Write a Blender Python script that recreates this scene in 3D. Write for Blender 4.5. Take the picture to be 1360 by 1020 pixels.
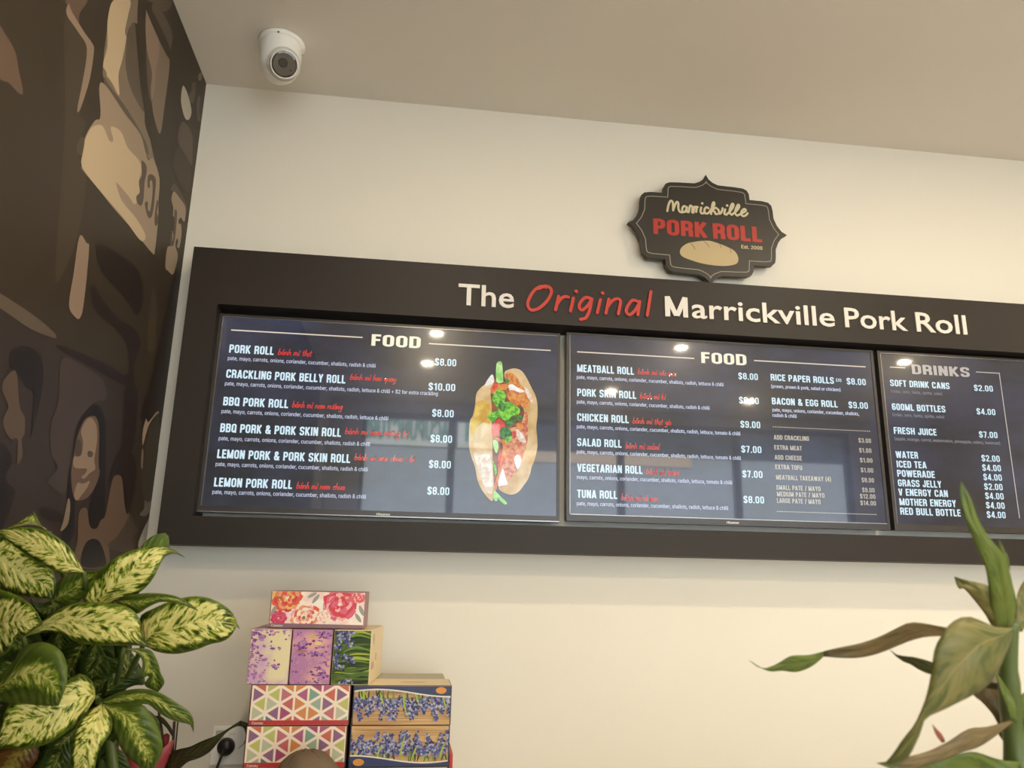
import bpy, bmesh, math, random
from mathutils import Vector, Matrix
R = math.radians
rnd = random.Random(7)
SC = bpy.context.scene
for o in list(bpy.data.objects): bpy.data.objects.remove(o)
COL = SC.collection

# ------------------------------------------------------------------ camera
CP = Vector((0.6835, -2.2108, 1.5316)); YAW, PITCH, ROLL, F = 0.1277, 0.2491, 0.0193, 1036.3
fw = Vector((math.sin(YAW)*math.cos(PITCH), math.cos(YAW)*math.cos(PITCH), math.sin(PITCH)))
r0 = Vector((math.cos(YAW), -math.sin(YAW), 0)); u0 = r0.cross(fw)
rt = r0*math.cos(ROLL) + u0*math.sin(ROLL); up = -r0*math.sin(ROLL) + u0*math.cos(ROLL)
cd = bpy.data.cameras.new('camera'); cam = bpy.data.objects.new('camera', cd); COL.objects.link(cam)
cam.matrix_world = Matrix(((rt.x, up.x, -fw.x, CP.x), (rt.y, up.y, -fw.y, CP.y), (rt.z, up.z, -fw.z, CP.z), (0, 0, 0, 1)))
cd.sensor_width = 36; cd.lens = F*36/1360; cd.clip_start = .02; cd.clip_end = 100
cd.dof.use_dof = True; cd.dof.focus_distance = 2.2; cd.dof.aperture_fstop = 9.0
SC.camera = cam
# ------------------------------------------------------------------ world, exposure
w = bpy.data.worlds.new('world'); SC.world = w; w.use_nodes = True
w.node_tree.nodes['Background'].inputs[0].default_value = (1.0, .96, .88, 1)
w.node_tree.nodes['Background'].inputs[1].default_value = 1.2
SC.view_settings.view_transform = 'Standard'; SC.view_settings.look = 'None'
SC.view_settings.gamma = 1; SC.view_settings.use_curve_mapping = False
SC.view_settings.exposure = 0.0
sund = bpy.data.lights.new('sun', 'SUN'); sund.energy = 30; sund.angle = R(.6); sund.color = (1, .96, .9)
suno = bpy.data.objects.new('sun', sund); COL.objects.link(suno); suno.rotation_euler = Vector((.25, -.62, -.74)).to_track_quat('-Z', 'Y').to_euler()
DOWNLIGHTS = [(0.80, -1.14), (2.30, -1.14), (3.86, -1.14), (0.80, -2.47), (2.344, -2.467), (3.886, -2.50),
              (0.764, -3.157), (2.205, -3.675), (3.383, -3.791)]
LAMP_W = 6.3; LAMP_COL = (1.0, .83, .58)

# ------------------------------------------------------------------ rays: a photograph pixel onto a plane of the room
def ray(x, y): return fw + rt*((x-680)/F) - up*((y-510)/F)
def onX(x, y, X): d = ray(x, y); return CP + d*((X-CP.x)/d.x)
def onY(x, y, Y): d = ray(x, y); return CP + d*((Y-CP.y)/d.y)
def onZ(x, y, Z): d = ray(x, y); return CP + d*((Z-CP.z)/d.z)
def atD(x, y, D): return CP + ray(x, y)*D

# ------------------------------------------------------------------ materials
def srgb(r, g, b):
    f = lambda c: (c/255/12.92) if c/255 <= .04045 else ((c/255+.055)/1.055)**2.4
    return (f(r), f(g), f(b), 1)
_m = {}
def mat(name, col, rough=.6, spec=.5, metal=0, emit=None, es=0, noise=None, bump=0, bscale=60, coat=0, trans=0, sss=0):
    """procedural principled; noise=(scale, amount) mottles the colour"""
    if name in _m: return _m[name]
    m = bpy.data.materials.new(name); m.use_nodes = True; nt = m.node_tree; b = nt.nodes['Principled BSDF']
    b.inputs['Base Color'].default_value = col; b.inputs['Roughness'].default_value = rough
    b.inputs['Specular IOR Level'].default_value = spec; b.inputs['Metallic'].default_value = metal
    b.inputs['Coat Weight'].default_value = coat; b.inputs['Coat Roughness'].default_value = .1
    b.inputs['Transmission Weight'].default_value = trans
    if emit is not None: b.inputs['Emission Color'].default_value = emit; b.inputs['Emission Strength'].default_value = es
    tc = nt.nodes.new('ShaderNodeTexCoord')
    if noise:
        n = nt.nodes.new('ShaderNodeTexNoise'); n.inputs['Scale'].default_value = noise[0]; n.inputs['Detail'].default_value = 5
        nt.links.new(tc.outputs['Object'], n.inputs['Vector'])
        mx = nt.nodes.new('ShaderNodeMix'); mx.data_type = 'RGBA'
        a = noise[1]; mx.inputs[6].default_value = [c*(1-a) for c in col[:3]]+[1]; mx.inputs[7].default_value = [min(1, c*(1+a)) for c in col[:3]]+[1]
        nt.links.new(n.outputs['Fac'], mx.inputs[0]); nt.links.new(mx.outputs[2], b.inputs['Base Color'])
    if bump:
        n = nt.nodes.new('ShaderNodeTexNoise'); n.inputs['Scale'].default_value = bscale; n.inputs['Detail'].default_value = 3
        nt.links.new(tc.outputs['Object'], n.inputs['Vector'])
        bp = nt.nodes.new('ShaderNodeBump'); bp.inputs['Strength'].default_value = bump; bp.inputs['Distance'].default_value = .002
        nt.links.new(n.outputs['Fac'], bp.inputs['Height']); nt.links.new(bp.outputs['Normal'], b.inputs['Normal'])
    _m[name] = m; return m
WALL = mat('wall_paint', (.73, .69, .60, 1), .55, .3, noise=(1.3, .02), bump=.12, bscale=180)
CEIL = mat('ceiling_paint', (.72, .68, .62, 1), .8, .2, noise=(1, .015), bump=.1, bscale=150)
FLOOR = mat('floor_tile', (.68, .61, .52, 1), .35, .4, noise=(8, .1))
BOARD = mat('dark_laminate', srgb(42, 35, 29), .5, .3, noise=(40, .05))
BOARDIN = mat('black_laminate', srgb(34, 26, 22), .6, .3)
BEZEL = mat('television_bezel', srgb(56, 50, 46), .3, .5)
TVBACK = mat('television_back', srgb(24, 24, 25), .5)
LIP = mat('bezel_lip', srgb(150, 146, 144), .25, .5, metal=.8)
METAL = mat('brushed_metal', (.55, .54, .52, 1), .3, .5, metal=1)
WHITEPL = mat('white_plastic', srgb(244, 242, 236), .35, .5)
GREYPL = mat('grey_plastic', srgb(190, 186, 178), .4)
BLACKPL = mat('black_plastic', srgb(24, 22, 20), .4)
DARKGLASS = mat('dark_glass', srgb(34, 29, 22), .06, .7, coat=1)

# ------------------------------------------------------------------ object helpers
def worg(p):
    v = Vector((0, 0, 0))
    while p is not None: v += p.location; p = p.parent
    return v
def obj(name, verts, faces, mats, parent=None, mi=None, smooth=False, uvs=None):
    o_ = worg(parent)
    me = bpy.data.meshes.new(name)
    me.from_pydata([tuple(Vector(v)-o_) for v in verts], [], faces)
    if not isinstance(mats, (list, tuple)): mats = [mats]
    for m in mats: me.materials.append(m)
    if mi: me.polygons.foreach_set('material_index', mi)
    if smooth: me.polygons.foreach_set('use_smooth', [True]*len(me.polygons))
    if uvs is not None:
        ul = me.uv_layers.new(name='UVMap')
        for l in me.loops: ul.data[l.index].uv = uvs[l.vertex_index]
    me.update()
    o = bpy.data.objects.new(name, me); COL.objects.link(o)
    if parent is not None: o.parent = parent
    return o
def tag(o, label=None, cat=None, group=None, kind=None):
    if label: o['label'] = label
    if cat: o['category'] = cat
    if group: o['group'] = group
    if kind: o['kind'] = kind
    return o
def thing(name, label, cat, loc, group=None):
    o = bpy.data.objects.new(name, None); COL.objects.link(o); o.location = loc; o.empty_display_size = .05
    return tag(o, label, cat, group)
def copy_tree(o, parent=None):
    c = o.copy(); COL.objects.link(c)
    if parent is not None: c.parent = parent
    for ch in [x for x in COL.objects if x.parent == o]: copy_tree(ch, c)
    return c
class MB:
    def __init__(s): s.v = []; s.f = []; s.m = []
    def add(s, v, f, m=0):
        k = len(s.v); s.v += [Vector(q) for q in v]; s.f += [tuple(i+k for i in g) for g in f]; s.m += [m]*len(f); return s
    def box(s, a, b, m=0, M=None):
        (x0, y0, z0), (x1, y1, z1) = a, b
        v = [Vector(q) for q in ((x0,y0,z0),(x1,y0,z0),(x1,y1,z0),(x0,y1,z0),(x0,y0,z1),(x1,y0,z1),(x1,y1,z1),(x0,y1,z1))]
        if M is not None: v = [M @ q for q in v]
        return s.add(v, [(0,3,2,1),(4,5,6,7),(0,1,5,4),(1,2,6,5),(2,3,7,6),(3,0,4,7)], m)
    def lathe(s, prof, n=32, M=None, m=0):
        v = []; f = []
        for (r, z) in prof:
            for i in range(n):
                a = 2*math.pi*i/n; v.append(Vector((r*math.cos(a), r*math.sin(a), z)))
        if M is not None: v = [M @ q for q in v]
        for j in range(len(prof)-1):
            for i in range(n):
                k = (i+1) % n; f.append((j*n+i, j*n+k, (j+1)*n+k, (j+1)*n+i))
        return s.add(v, f, m)
    def tube(s, pts, rad, n=8, m=0):
        pts = [Vector(p) for p in pts]; v = []; f = []
        rr = rad if isinstance(rad, (list, tuple)) else [rad]*len(pts)
        ref = Vector((.3, .2, .93))
        for i, p in enumerate(pts):
            t = (pts[min(i+1, len(pts)-1)] - pts[max(i-1, 0)]).normalized()
            a = t.cross(ref).normalized(); b = t.cross(a)
            for k in range(n): g = 2*math.pi*k/n; v.append(p + (a*math.cos(g)+b*math.sin(g))*rr[i])
        for i in range(len(pts)-1):
            for k in range(n): l = (k+1) % n; f.append((i*n+k, i*n+l, (i+1)*n+l, (i+1)*n+k))
        f.append(tuple(range(n-1, -1, -1))); f.append(tuple((len(pts)-1)*n+k for k in range(n)))
        return s.add(v, f, m)
    def build(s, name, mats, parent=None, smooth=False, bevel=0):
        o = obj(name, s.v, s.f, mats, parent, s.m, smooth)
        if bevel:
            b = o.modifiers.new('bevel', 'BEVEL'); b.width = bevel; b.segments = 2; b.limit_method = 'ANGLE'
        return o
def cr(pts, n=5, closed=False):
    """Catmull-Rom through points"""
    P = [Vector(p) for p in pts]; out = []; N = len(P)
    rng = N if closed else N-1
    for i in range(rng):
        if closed: a, b, c, d = P[(i-1) % N], P[i], P[(i+1) % N], P[(i+2) % N]
        else: a, b, c, d = P[max(i-1, 0)], P[i], P[i+1], P[min(i+2, N-1)]
        for k in range(n):
            t = k/n
            out.append(.5*((2*b)+(c-a)*t+(2*a-5*b+4*c-d)*t*t+(3*b-a-3*c+d)*t**3))
    if not closed: out.append(P[-1])
    return out
def resample(pts, n):
    L = [0]
    for i in range(1, len(pts)): L.append(L[-1]+(pts[i]-pts[i-1]).length)
    out = []; j = 0
    for k in range(n):
        t = L[-1]*k/(n-1)
        while j < len(L)-2 and L[j+1] < t: j += 1
        s = (t-L[j])/max(1e-9, L[j+1]-L[j]); out.append(pts[j].lerp(pts[j+1], min(1, max(0, s))))
    return out
def ribbon(pts, wd, nrm=Vector((0, -1, 0)), thick=0):
    """strip of width wd along world points, rounded ends; thick>0 gives it depth away from nrm"""
    P = [Vector(p)+nrm*(.0006*i/max(1, len(pts)-1)) for i, p in enumerate(pts)]; v = []; f = []
    if len(P) == 1:
        n = 12; c = P[0]; e = Vector((1, 0, 0)); g = nrm.cross(e)
        v = [c+(e*math.cos(2*math.pi*k/n)+g*math.sin(2*math.pi*k/n))*wd*.62 for k in range(n)]; ring = list(range(n)); f = [tuple(ring)]
    else:
        n = len(P); left = []; right = []; tang = []
        for i in range(n):
            t = (P[min(i+1, n-1)]-P[max(i-1, 0)]); t = t.normalized() if t.length > 1e-9 else Vector((1, 0, 0))
            s = t.cross(nrm).normalized(); tang.append(t); left.append(P[i]+s*wd/2); right.append(P[i]-s*wd/2)
        def cap(c, s, t): return [c+(s*math.cos(a)+t*math.sin(a))*wd/2 for a in (math.pi*.25, math.pi*.5, math.pi*.75)]
        s0 = tang[0].cross(nrm).normalized(); s1 = tang[-1].cross(nrm).normalized()
        endc = cap(P[-1], s1, tang[-1]); begc = cap(P[0], -s0, -tang[0])
        v = left+right+endc+begc
        f = [(i, i+1, n+i+1, n+i) for i in range(n-1)]
        f.append((n-1, 2*n, 2*n+1, 2*n+2, 2*n-1)); f.append((n, 2*n+3, 2*n+4, 2*n+5, 0))
        ring = list(range(n)) + [2*n, 2*n+1, 2*n+2] + list(range(2*n-1, n-1, -1)) + [2*n+3, 2*n+4, 2*n+5]
    if thick:
        k = len(v); v = v+[q-nrm*thick for q in v]
        for i in range(len(ring)):
            a, b = ring[i], ring[(i+1) % len(ring)]; f.append((a, b, k+b, k+a))
    return v, f

# ------------------------------------------------------------------ lettering
def shipped_font(fn):                                   # fonts that ship inside Blender itself; else its built-in one
    try:
        import os
        return bpy.data.fonts.load(os.path.join(bpy.utils.system_resource('DATAFILES', path='fonts'), fn))
    except Exception: return None
SANS = shipped_font('Inter.woff2')
def text_mesh(s, bold=0.0, shear=0, sans=True):
    SANS_ = SANS if sans else None
    cu = bpy.data.curves.new('lettering', 'FONT'); cu.body = s
    if SANS_: cu.font = SANS_
    cu.space_character = 1+bold*.9; cu.size = 1; cu.offset = 0 if SANS_ else bold; cu.resolution_u = 3; cu.shear = shear
    o = bpy.data.objects.new('lettering', cu); COL.objects.link(o)
    dg = bpy.context.evaluated_depsgraph_get(); dg.update()
    me = bpy.data.meshes.new_from_object(o.evaluated_get(dg))
    vs = [v.co.copy() for v in me.vertices]; fs = [tuple(p.vertices) for p in me.polygons]
    if SANS_ and bold:                                   # heavier strokes: the outline repeated with small shifts
        n = len(vs); sh = [(-1, 0), (-.35, .35), (.35, -.35), (1, 0)]
        fs = [tuple(i+n*k for i in g) for k in range(4) for g in fs]
        vs = [v+Vector((bold*a, bold*b, .00025*q)) for q, (a, b) in enumerate(sh) for v in vs]
    bpy.data.objects.remove(o); bpy.data.curves.remove(cu); bpy.data.meshes.remove(me)
    return vs, fs
_cap = None
def lettering(name, s, x0, z0, x1, cap, Y, material, parent, bold=.0, thick=0, descend=True, shear=0, sans=True):
    """front-facing text on the plane y=Y from x0 to x1, baseline z0, capital height cap (metres)"""
    global _cap
    if _cap is None:
        v, _ = text_mesh('H'); _cap = max(q.y for q in v)
    vs, fs = text_mesh(s, bold, shear, sans)
    if not vs: return None
    a = min(q.x for q in vs); b = max(q.x for q in vs); k = cap/(_cap+bold*.7)
    if not sans: k = cap/(max(q.y for q in text_mesh('H', bold, 0, False)[0])+bold)
    W = [Vector((x0+(q.x-a)/(b-a)*(x1-x0), Y-q.z, z0+(q.y+bold*.35)*k)) for q in vs]
    if thick:
        n = len(W)
        e = {}
        for g in fs:
            for i in range(len(g)):
                p, q = g[i], g[(i+1) % len(g)]; e[(p, q)] = 1
        side = [(p, n+p, n+q, q) for (p, q) in e if (q, p) not in e]
        W = W + [q+Vector((0, thick, 0)) for q in W]; fs = fs+side
    return obj(name, W, fs, material, parent)

# heavy condensed capitals drawn as flat-ended strokes (height 1)
HS = .092
def rpoly(P, r, closed=False):
    P = [Vector((a, b)) for a, b in P]; n = len(P); out = []
    for i, p in enumerate(P):
        if not closed and i in (0, n-1): out.append(p); continue
        a, b = P[i-1]-p, P[(i+1) % n]-p; q = min(r, a.length*.5, b.length*.5); s, e = p+a.normalized()*q, p+b.normalized()*q
        out += [(s*(1-t)**2+p*2*t*(1-t)+e*t*t) for t in (0, .25, .5, .75, 1)]
    if closed: out.append(out[0].copy())
    return out
def _glyphs():
    w = .52; L, Rr, B, T = HS, w-HS, HS*.9, 1-HS*.9; r = .16; G = {}
    st = [(L, 0), (L, 1)]
    G['O'] = (w, [([(L,.5),(L,B),(Rr,B),(Rr,T),(L,T),(L,.5)], .19)]); G['0'] = (.50, [([(L,.5),(L,B),(.408,B),(.408,T),(L,T),(L,.5)], .19)])
    G['Q'] = (w, G['O'][1]+[([(.3,.25),(.5,0)], 0)])
    G['A'] = (.56, [([(.075,0),(.265,1)], 0), ([(.485,0),(.295,1)], 0), ([(.13,.25),(.43,.25)], 0)])
    G['B'] = (w, [(st, 0), ([(L,T),(Rr-.01,T),(Rr-.01,.53),(L,.53)], .13), ([(L,.53),(Rr,.53),(Rr,B),(L,B)], .13)])
    G['C'] = (w, [([(Rr,.66),(Rr,T),(L,T),(L,B),(Rr,B),(Rr,.34)], .19)]); G['D'] = (w, [(st, 0), ([(L,T),(Rr,T),(Rr,B),(L,B)], .2)])
    G['E'] = (.44, [(st, 0), ([(L,T),(.43,T)], 0), ([(L,.52),(.40,.52)], 0), ([(L,B),(.43,B)], 0)]); G['F'] = (.42, [(st, 0), ([(L,T),(.42,T)], 0), ([(L,.52),(.39,.52)], 0)])
    G['G'] = (w, [([(Rr,.68),(Rr,T),(L,T),(L,B),(Rr,B),(Rr,.5)], .19), ([(.27,.46),(w,.46)], 0)]); G['H'] = (w, [(st, 0), ([(Rr,0),(Rr,1)], 0), ([(L,.52),(Rr,.52)], 0)])
    G['I'] = (.19, [(st, 0)]); G['J'] = (.46, [([(.37,1),(.37,B),(L,B),(L,.34)], .16)])
    G['K'] = (.54, [(st, 0), ([(.45,1),(.14,.42)], 0), ([(.19,.56),(.46,0)], 0)]); G['L'] = (.42, [(st, 0), ([(L,B),(.42,B)], 0)])
    G['M'] = (.68, [(st, 0), ([(.588,0),(.588,1)], 0), ([(L,1),(.33,.05)], 0), ([(.588,1),(.35,.05)], 0)]); G['N'] = (w, [(st, 0), ([(Rr,0),(Rr,1)], 0), ([(L,1),(Rr,0)], 0)])
    G['P'] = (.50, [(st, 0), ([(L,T),(.41,T),(.41,.46),(L,.46)], .15)]); G['R'] = (w, [(st, 0), ([(L,T),(.42,T),(.42,.49),(L,.49)], .15), ([(.2,.47),(.42,.45),(.43,0)], .12)])
    S = [(Rr,.70),(Rr,T),(L,T),(L,.54),(Rr,.46),(Rr,B),(L,B),(L,.30)]
    G['S'] = (w, [(S, .15)]); G['$'] = (w, [(S, .15), ([(.26,-.07),(.26,1.07)], -1)]); G['T'] = (.46, [([(0,T),(.46,T)], 0), ([(.23,0),(.23,1)], 0)])
    G['U'] = (w, [([(L,1),(L,B),(Rr,B),(Rr,1)], .19)]); G['V'] = (.54, [([(.085,1),(.255,0)], 0), ([(.455,1),(.285,0)], 0)])
    G['W'] = (.80, [([(.08,1),(.22,0)], 0), ([(.38,.95),(.24,0)], 0), ([(.42,.95),(.56,0)], 0), ([(.72,1),(.58,0)], 0)]); G['X'] = (.54, [([(.09,1),(.45,0)], 0), ([(.45,1),(.09,0)], 0)])
    G['Y'] = (.54, [([(.08,1),(.27,.42)], 0), ([(.46,1),(.27,.42)], 0), ([(.27,0),(.27,.5)], 0)]); G['Z'] = (.46, [([(.02,T),(.44,T)], 0), ([(.38,.95),(.08,.05)], 0), ([(.02,B),(.44,B)], 0)])
    G['1'] = (.36, [([(.24,0),(.24,1)], 0), ([(.02,.76),(.24,.84)], 0)]); G['2'] = (.50, [([(L,.68),(L,T),(.41,T),(.41,.58),(.11,.2),(.11,B)], .16), ([(.03,B),(.49,B)], 0)])
    G['3'] = (.50, [([(L,.72),(L,T),(.40,T),(.40,.53),(.18,.53)], .15), ([(.18,.53),(.41,.53),(.41,B),(L,B),(L,.28)], .15)]); G['4'] = (.52, [([(.36,0),(.36,1)], 0), ([(.32,.95),(.08,.3)], 0), ([(.02,.26),(.51,.26)], 0)])
    G['5'] = (.50, [([(.46,T),(.10,T),(.08,.52)], 0), ([(L,.52),(.24,.60),(.41,.58),(.41,B),(L,B),(L,.28)], .15)]); G['6'] = (.50, [([(.41,.74),(.41,T),(L,T),(L,B),(.41,B),(.41,.56),(L,.54)], .17)])
    G['7'] = (.46, [([(0,T),(.42,T)], 0), ([(.38,.95),(.17,0)], 0)]); G['8'] = (.50, [([(L,.6),(L,.53),(.41,.53),(.41,T),(L,T),(L,.6)], .15), ([(L,.4),(L,.53),(.41,.53),(.41,B),(L,B),(L,.4)], .15)])
    G['9'] = (.50, [([(L,.26),(L,B),(.41,B),(.41,T),(L,T),(L,.44),(.41,.46)], .17)]); G['.'] = (.19, [([(L,0),(L,.18)], 0)])
    G['&'] = (.58, [([(.54,0),(.13,.66),(.13,.92),(.37,.92),(.37,.68),(.09,.44),(.09,.08),(.38,.08),(.52,.46)], .12)]); G['/'] = (.36, [([(.07,-.05),(.29,1.05)], 0)])
    G['('] = (.26, [([(.22,1.1),(.10,.75),(.10,.2),(.22,-.15)], .2)]); G[')'] = (.26, [([(.04,1.1),(.16,.75),(.16,.2),(.04,-.15)], .2)]); G[' '] = (.24, [])
    return G
CAPS = _glyphs()
def flat_ribbon(P, wd, Y, to):
    n = len(P); v = []
    for i in range(n):
        t = (P[min(i+1, n-1)]-P[max(i-1, 0)]).normalized(); s = Vector((t.y, -t.x))*wd/2
        v += [to(P[i]+s, Y), to(P[i]-s, Y)]
    return v, [(2*i, 2*i+2, 2*i+3, 2*i+1) for i in range(n-1)]
def caps(name, s, x0, z0, x1, cap, Y, material, parent, weight=1.0, gap=.085):
    W = 0
    for ch in s: W += CAPS[ch][0]+gap
    W -= gap; kx = (x1-x0)/W; m = MB(); x = 0; q = 0
    for ch in s:
        wdt, st = CAPS[ch]
        for P, r in st:
            q = (q+1) % 5; wd = HS*2*weight*(.45 if r < 0 else 1)
            ox = x; to = lambda p, Y: Vector((x0+(ox+p.x)*kx, Y, z0+p.y*cap))
            v, f = flat_ribbon(rpoly(P, max(0, r)), wd, Y-.00006*q, to); m.add(v, f)
        x += wdt+gap
    return m.build(name, material, parent)

# single-stroke handwriting for the red script lines: glyphs on a grid, x-height 1
GL = {
 'a': (1.0, [[(.8,.85),(.4,1),(.1,.6),(.1,.15),(.4,0),(.75,.4),(.85,1),(.8,.2),(1,0)]]),
 'b': (1.0, [[(.2,2),(.1,1),(.1,.1),(.5,0),(.85,.4),(.7,.9),(.35,.95),(.12,.6)]]),
 'c': (.85, [[(.8,.85),(.4,1),(.1,.5),(.3,0),(.8,.1)]]),
 'd': (1.0, [[(.8,.85),(.4,1),(.1,.5),(.4,0),(.75,.4)],[(.95,2),(.8,.6),(.95,0)]]),
 'e': (.85, [[(.15,.5),(.7,.6),(.6,1),(.25,.85),(.1,.4),(.35,0),(.8,.15)]]),
 'g': (1.0, [[(.8,.85),(.4,1),(.1,.5),(.4,0.05),(.8,.6)],[(.85,1),(.75,-.4),(.4,-.9),(.05,-.7)]]),
 'h': (1.0, [[(.25,2),(.1,0)],[(.12,.5),(.5,1),(.8,.7),(.75,.1),(.95,0)]]),
 'i': (.45, [[(.25,1),(.15,.1),(.4,0)]]),
 'k': (.95, [[(.25,2),(.1,0)],[(.8,.95),(.15,.5),(.8,0)]]),
 'l': (.45, [[(.35,2),(.15,.2),(.4,0)]]),
 'm': (1.45, [[(.15,1),(.1,0)],[(.12,.6),(.45,1),(.65,.7),(.6,0)],[(.63,.6),(.95,1),(1.2,.7),(1.15,.1),(1.4,0)]]),
 'n': (1.0, [[(.15,1),(.1,0)],[(.12,.6),(.5,1),(.8,.7),(.75,.1),(.95,0)]]),
 'o': (.95, [[(.45,1),(.1,.6),(.2,.05),(.6,.05),(.85,.55),(.6,.97),(.4,1)]]),
 'q': (1.0, [[(.8,.85),(.4,1),(.1,.5),(.4,0.05),(.8,.6)],[(.88,1),(.75,-.9)]]),
 'r': (.75, [[(.15,1),(.1,0)],[(.12,.5),(.4,.95),(.75,.9)]]),
 's': (.8, [[(.7,.9),(.35,1),(.2,.7),(.65,.35),(.45,0),(.05,.1)]]),
 't': (.7, [[(.35,1.7),(.25,.2),(.55,0)],[(.0,1.15),(.65,1.2)]]),
 'u': (1.0, [[(.15,1),(.1,.25),(.4,0),(.75,.5)],[(.85,1),(.8,.1),(.98,0)]]),
 'v': (.85, [[(.1,1),(.35,0),(.8,1)]]),
 'x': (.85, [[(.1,1),(.75,0)],[(.75,1),(.05,0)]]),
 'y': (.95, [[(.15,1),(.2,.3),(.6,.3),(.8,.9)],[(.85,1),(.7,-.5),(.2,-.9)]]),
 '+': (.9, [[(.1,.6),(.8,.6)],[(.45,1),(.45,.2)]]),
 'C': (1.3, [[(1.1,1.7),(.6,2),(.1,1.1),(.4,.1),(1.1,.2)]]),
 ' ': (.7, []),
}
ACC = {'á': ('a', '/'), 'ì': ('i', '\\'), 'ị': ('i', '.'), 'ộ': ('o', '^'), 'ố': ('o', '^'), 'ư': ('u', '`'), 'ớ': ('o', '/'), 'à': ('a', '\\'), 'í': ('i', '/'),
       'ú': ('u', '/'), 'ả': ('a', '`'), 'ơ': ('o', '`'), 'ồ': ('o', '^')}
def script(name, s, x0, z0, x1, xh, wd, Y, material, parent, slant=.18, thick=0):
    adv = []; x = 0
    for ch in s:
        b = ACC.get(ch, (ch, ''))
        wdt, st = GL.get(b[0], GL['o']); adv.append((x, st, b[1])); x += wdt+.08
    k = (x1-x0)/x; m = MB()
    for (ox, st, ac) in adv:
        L = [[(px, pz) for px, pz in t] for t in st]
        if ac == '/': L.append([(.35,1.35),(.65,1.75)])
        elif ac == '\\': L.append([(.1,1.75),(.4,1.35)])
        elif ac == '^': L.append([(.2,1.3),(.45,1.7),(.7,1.3)])
        elif ac == '`': L.append([(.8,1.2),(1.0,1.5)])
        elif ac == '.': L.append([(.25,-.45),(.27,-.4)])
        for t in L:
            P = [Vector((x0+(ox+px+slant*pz)*k, Y, z0+pz*xh)) for px, pz in t]
            v, f = ribbon(cr(P, 3) if len(P) > 2 else P, wd, thick=thick); m.add(v, f)
    return m.build(name, material, parent)
def strokes(name, L, conv, wd, material, parent, thick=0, n=5):
    m = MB()
    for si, t in enumerate(L):
        P = [conv(*q)-Vector((0, .0002+.00007*si, 0)) for q in t]
        v, f = ribbon(cr(P, n) if len(P) > 2 else P, wd, thick=thick); m.add(v, f)
    return m.build(name, material, parent)

# ================================================================== ROOM
RX, RY, H = 5.4, -4.4, 3.0014
def structure(name, mb, m, **k): o = mb.build(name, m, **k); o['kind'] = 'structure'; return o
structure('floor', MB().box((-.1, RY-.1, -.1), (RX+.1, .1, 0)), FLOOR)
structure('ceiling', MB().box((-.1, RY-.1, H), (RX+.1, .1, H+.12)), CEIL)
structure('wall_back', MB().box((-.1, 0, 0), (RX+.1, .1, H)), WALL)
structure('wall_left', MB().box((-.1, RY, 0), (0, 0, H)), WALL)
structure('wall_right', MB().box((RX, RY, 0), (RX+.1, 0, H)), WALL)
OX0, OX1, OZ = .27, 4.6, 2.90
fr = MB().box((-.1, RY-.1, 0), (OX0, RY, H)).box((OX1, RY-.1, 0), (RX+.1, RY, H)).box((OX0, RY-.1, OZ), (OX1, RY, H))
structure('wall_front', fr, WALL)
GLASS = mat('window_glass', (1, 1, 1, 1), .0, .5, trans=1); GLASS.node_tree.nodes['Principled BSDF'].inputs['IOR'].default_value = 1.1
FRAME = mat('window_frame', srgb(60, 60, 62), .4, metal=.5)
wf = MB()
for x in (OX0-.03, .985, 2.45, 3.5, OX1-.05): wf.box((x, RY-.07, 0), (x+.06, RY-.02, OZ))
for z in (0, OZ-.05): wf.box((OX0, RY-.07, z), (OX1, RY-.02, z+.05))
structure('window_1', wf, FRAME)
# street beyond the shopfront: pavement, the facade opposite with its signs (seen mirrored in the screens)
structure('street_ground', MB().box((-14, -16, -.25), (18, RY-.1, -.1)), mat('asphalt', (.5, .49, .47, 1), .8, noise=(3, .2)))
fac = thing('street_facade', 'pale shopfront across the street, mirrored in the screens', 'building', (3, -12.2, -.1))
FACW = mat('render_facade', (.42, .50, .58, 1), .8, noise=(2, .1)); FACS = mat('shop_sign', (.86, .95, .93, 1), .5)
FACD = mat('facade_dark', (.06, .08, .10, 1), .3); INK = mat('sign_ink', (.12, .34, .30, 1), .6)
m = MB().box((-10, -12.8, -.1), (14, -12.2, 3.9)); m.build('wall', FACW, fac)
MB().box((-10, -12.3, 4.6), (14, -12.2, 5.0)).box((-10, -12.8, 3.9), (14, -12.35, 9)).build('upper_wall', FACD, fac)
MB().box((-1.6, -12.3, 3.93), (1.42, -12.18, 4.58)).build('sign_board', FACS, fac)
MB().box((1.52, -12.3, 3.93), (2.3, -12.18, 4.5)).build('sign_board', FACS, fac)
def street_word(s_, xr, xl, z, cap):                 # reads correctly for someone looking out of the shop
    vs, fs = text_mesh(s_, .05); a = min(q.x for q in vs); b = max(q.x for q in vs); hgt = max(q.y for q in vs)
    obj('sign_word', [Vector((xr-(q.x-a)/(b-a)*(xr-xl), -12.17+q.z, z+q.y/hgt*cap)) for q in vs], fs, INK, fac)
street_word('ACUPUNCTURE', 1.36, -.22, 4.05, .38); street_word('IN', 1.98, 1.66, 4.05, .36)
MB().box((2.3, -12.3, 3.72), (6, -12.18, 3.92)).build('awning_edge', mat('awning', (.8, .66, .52, 1), .7), fac)
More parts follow.
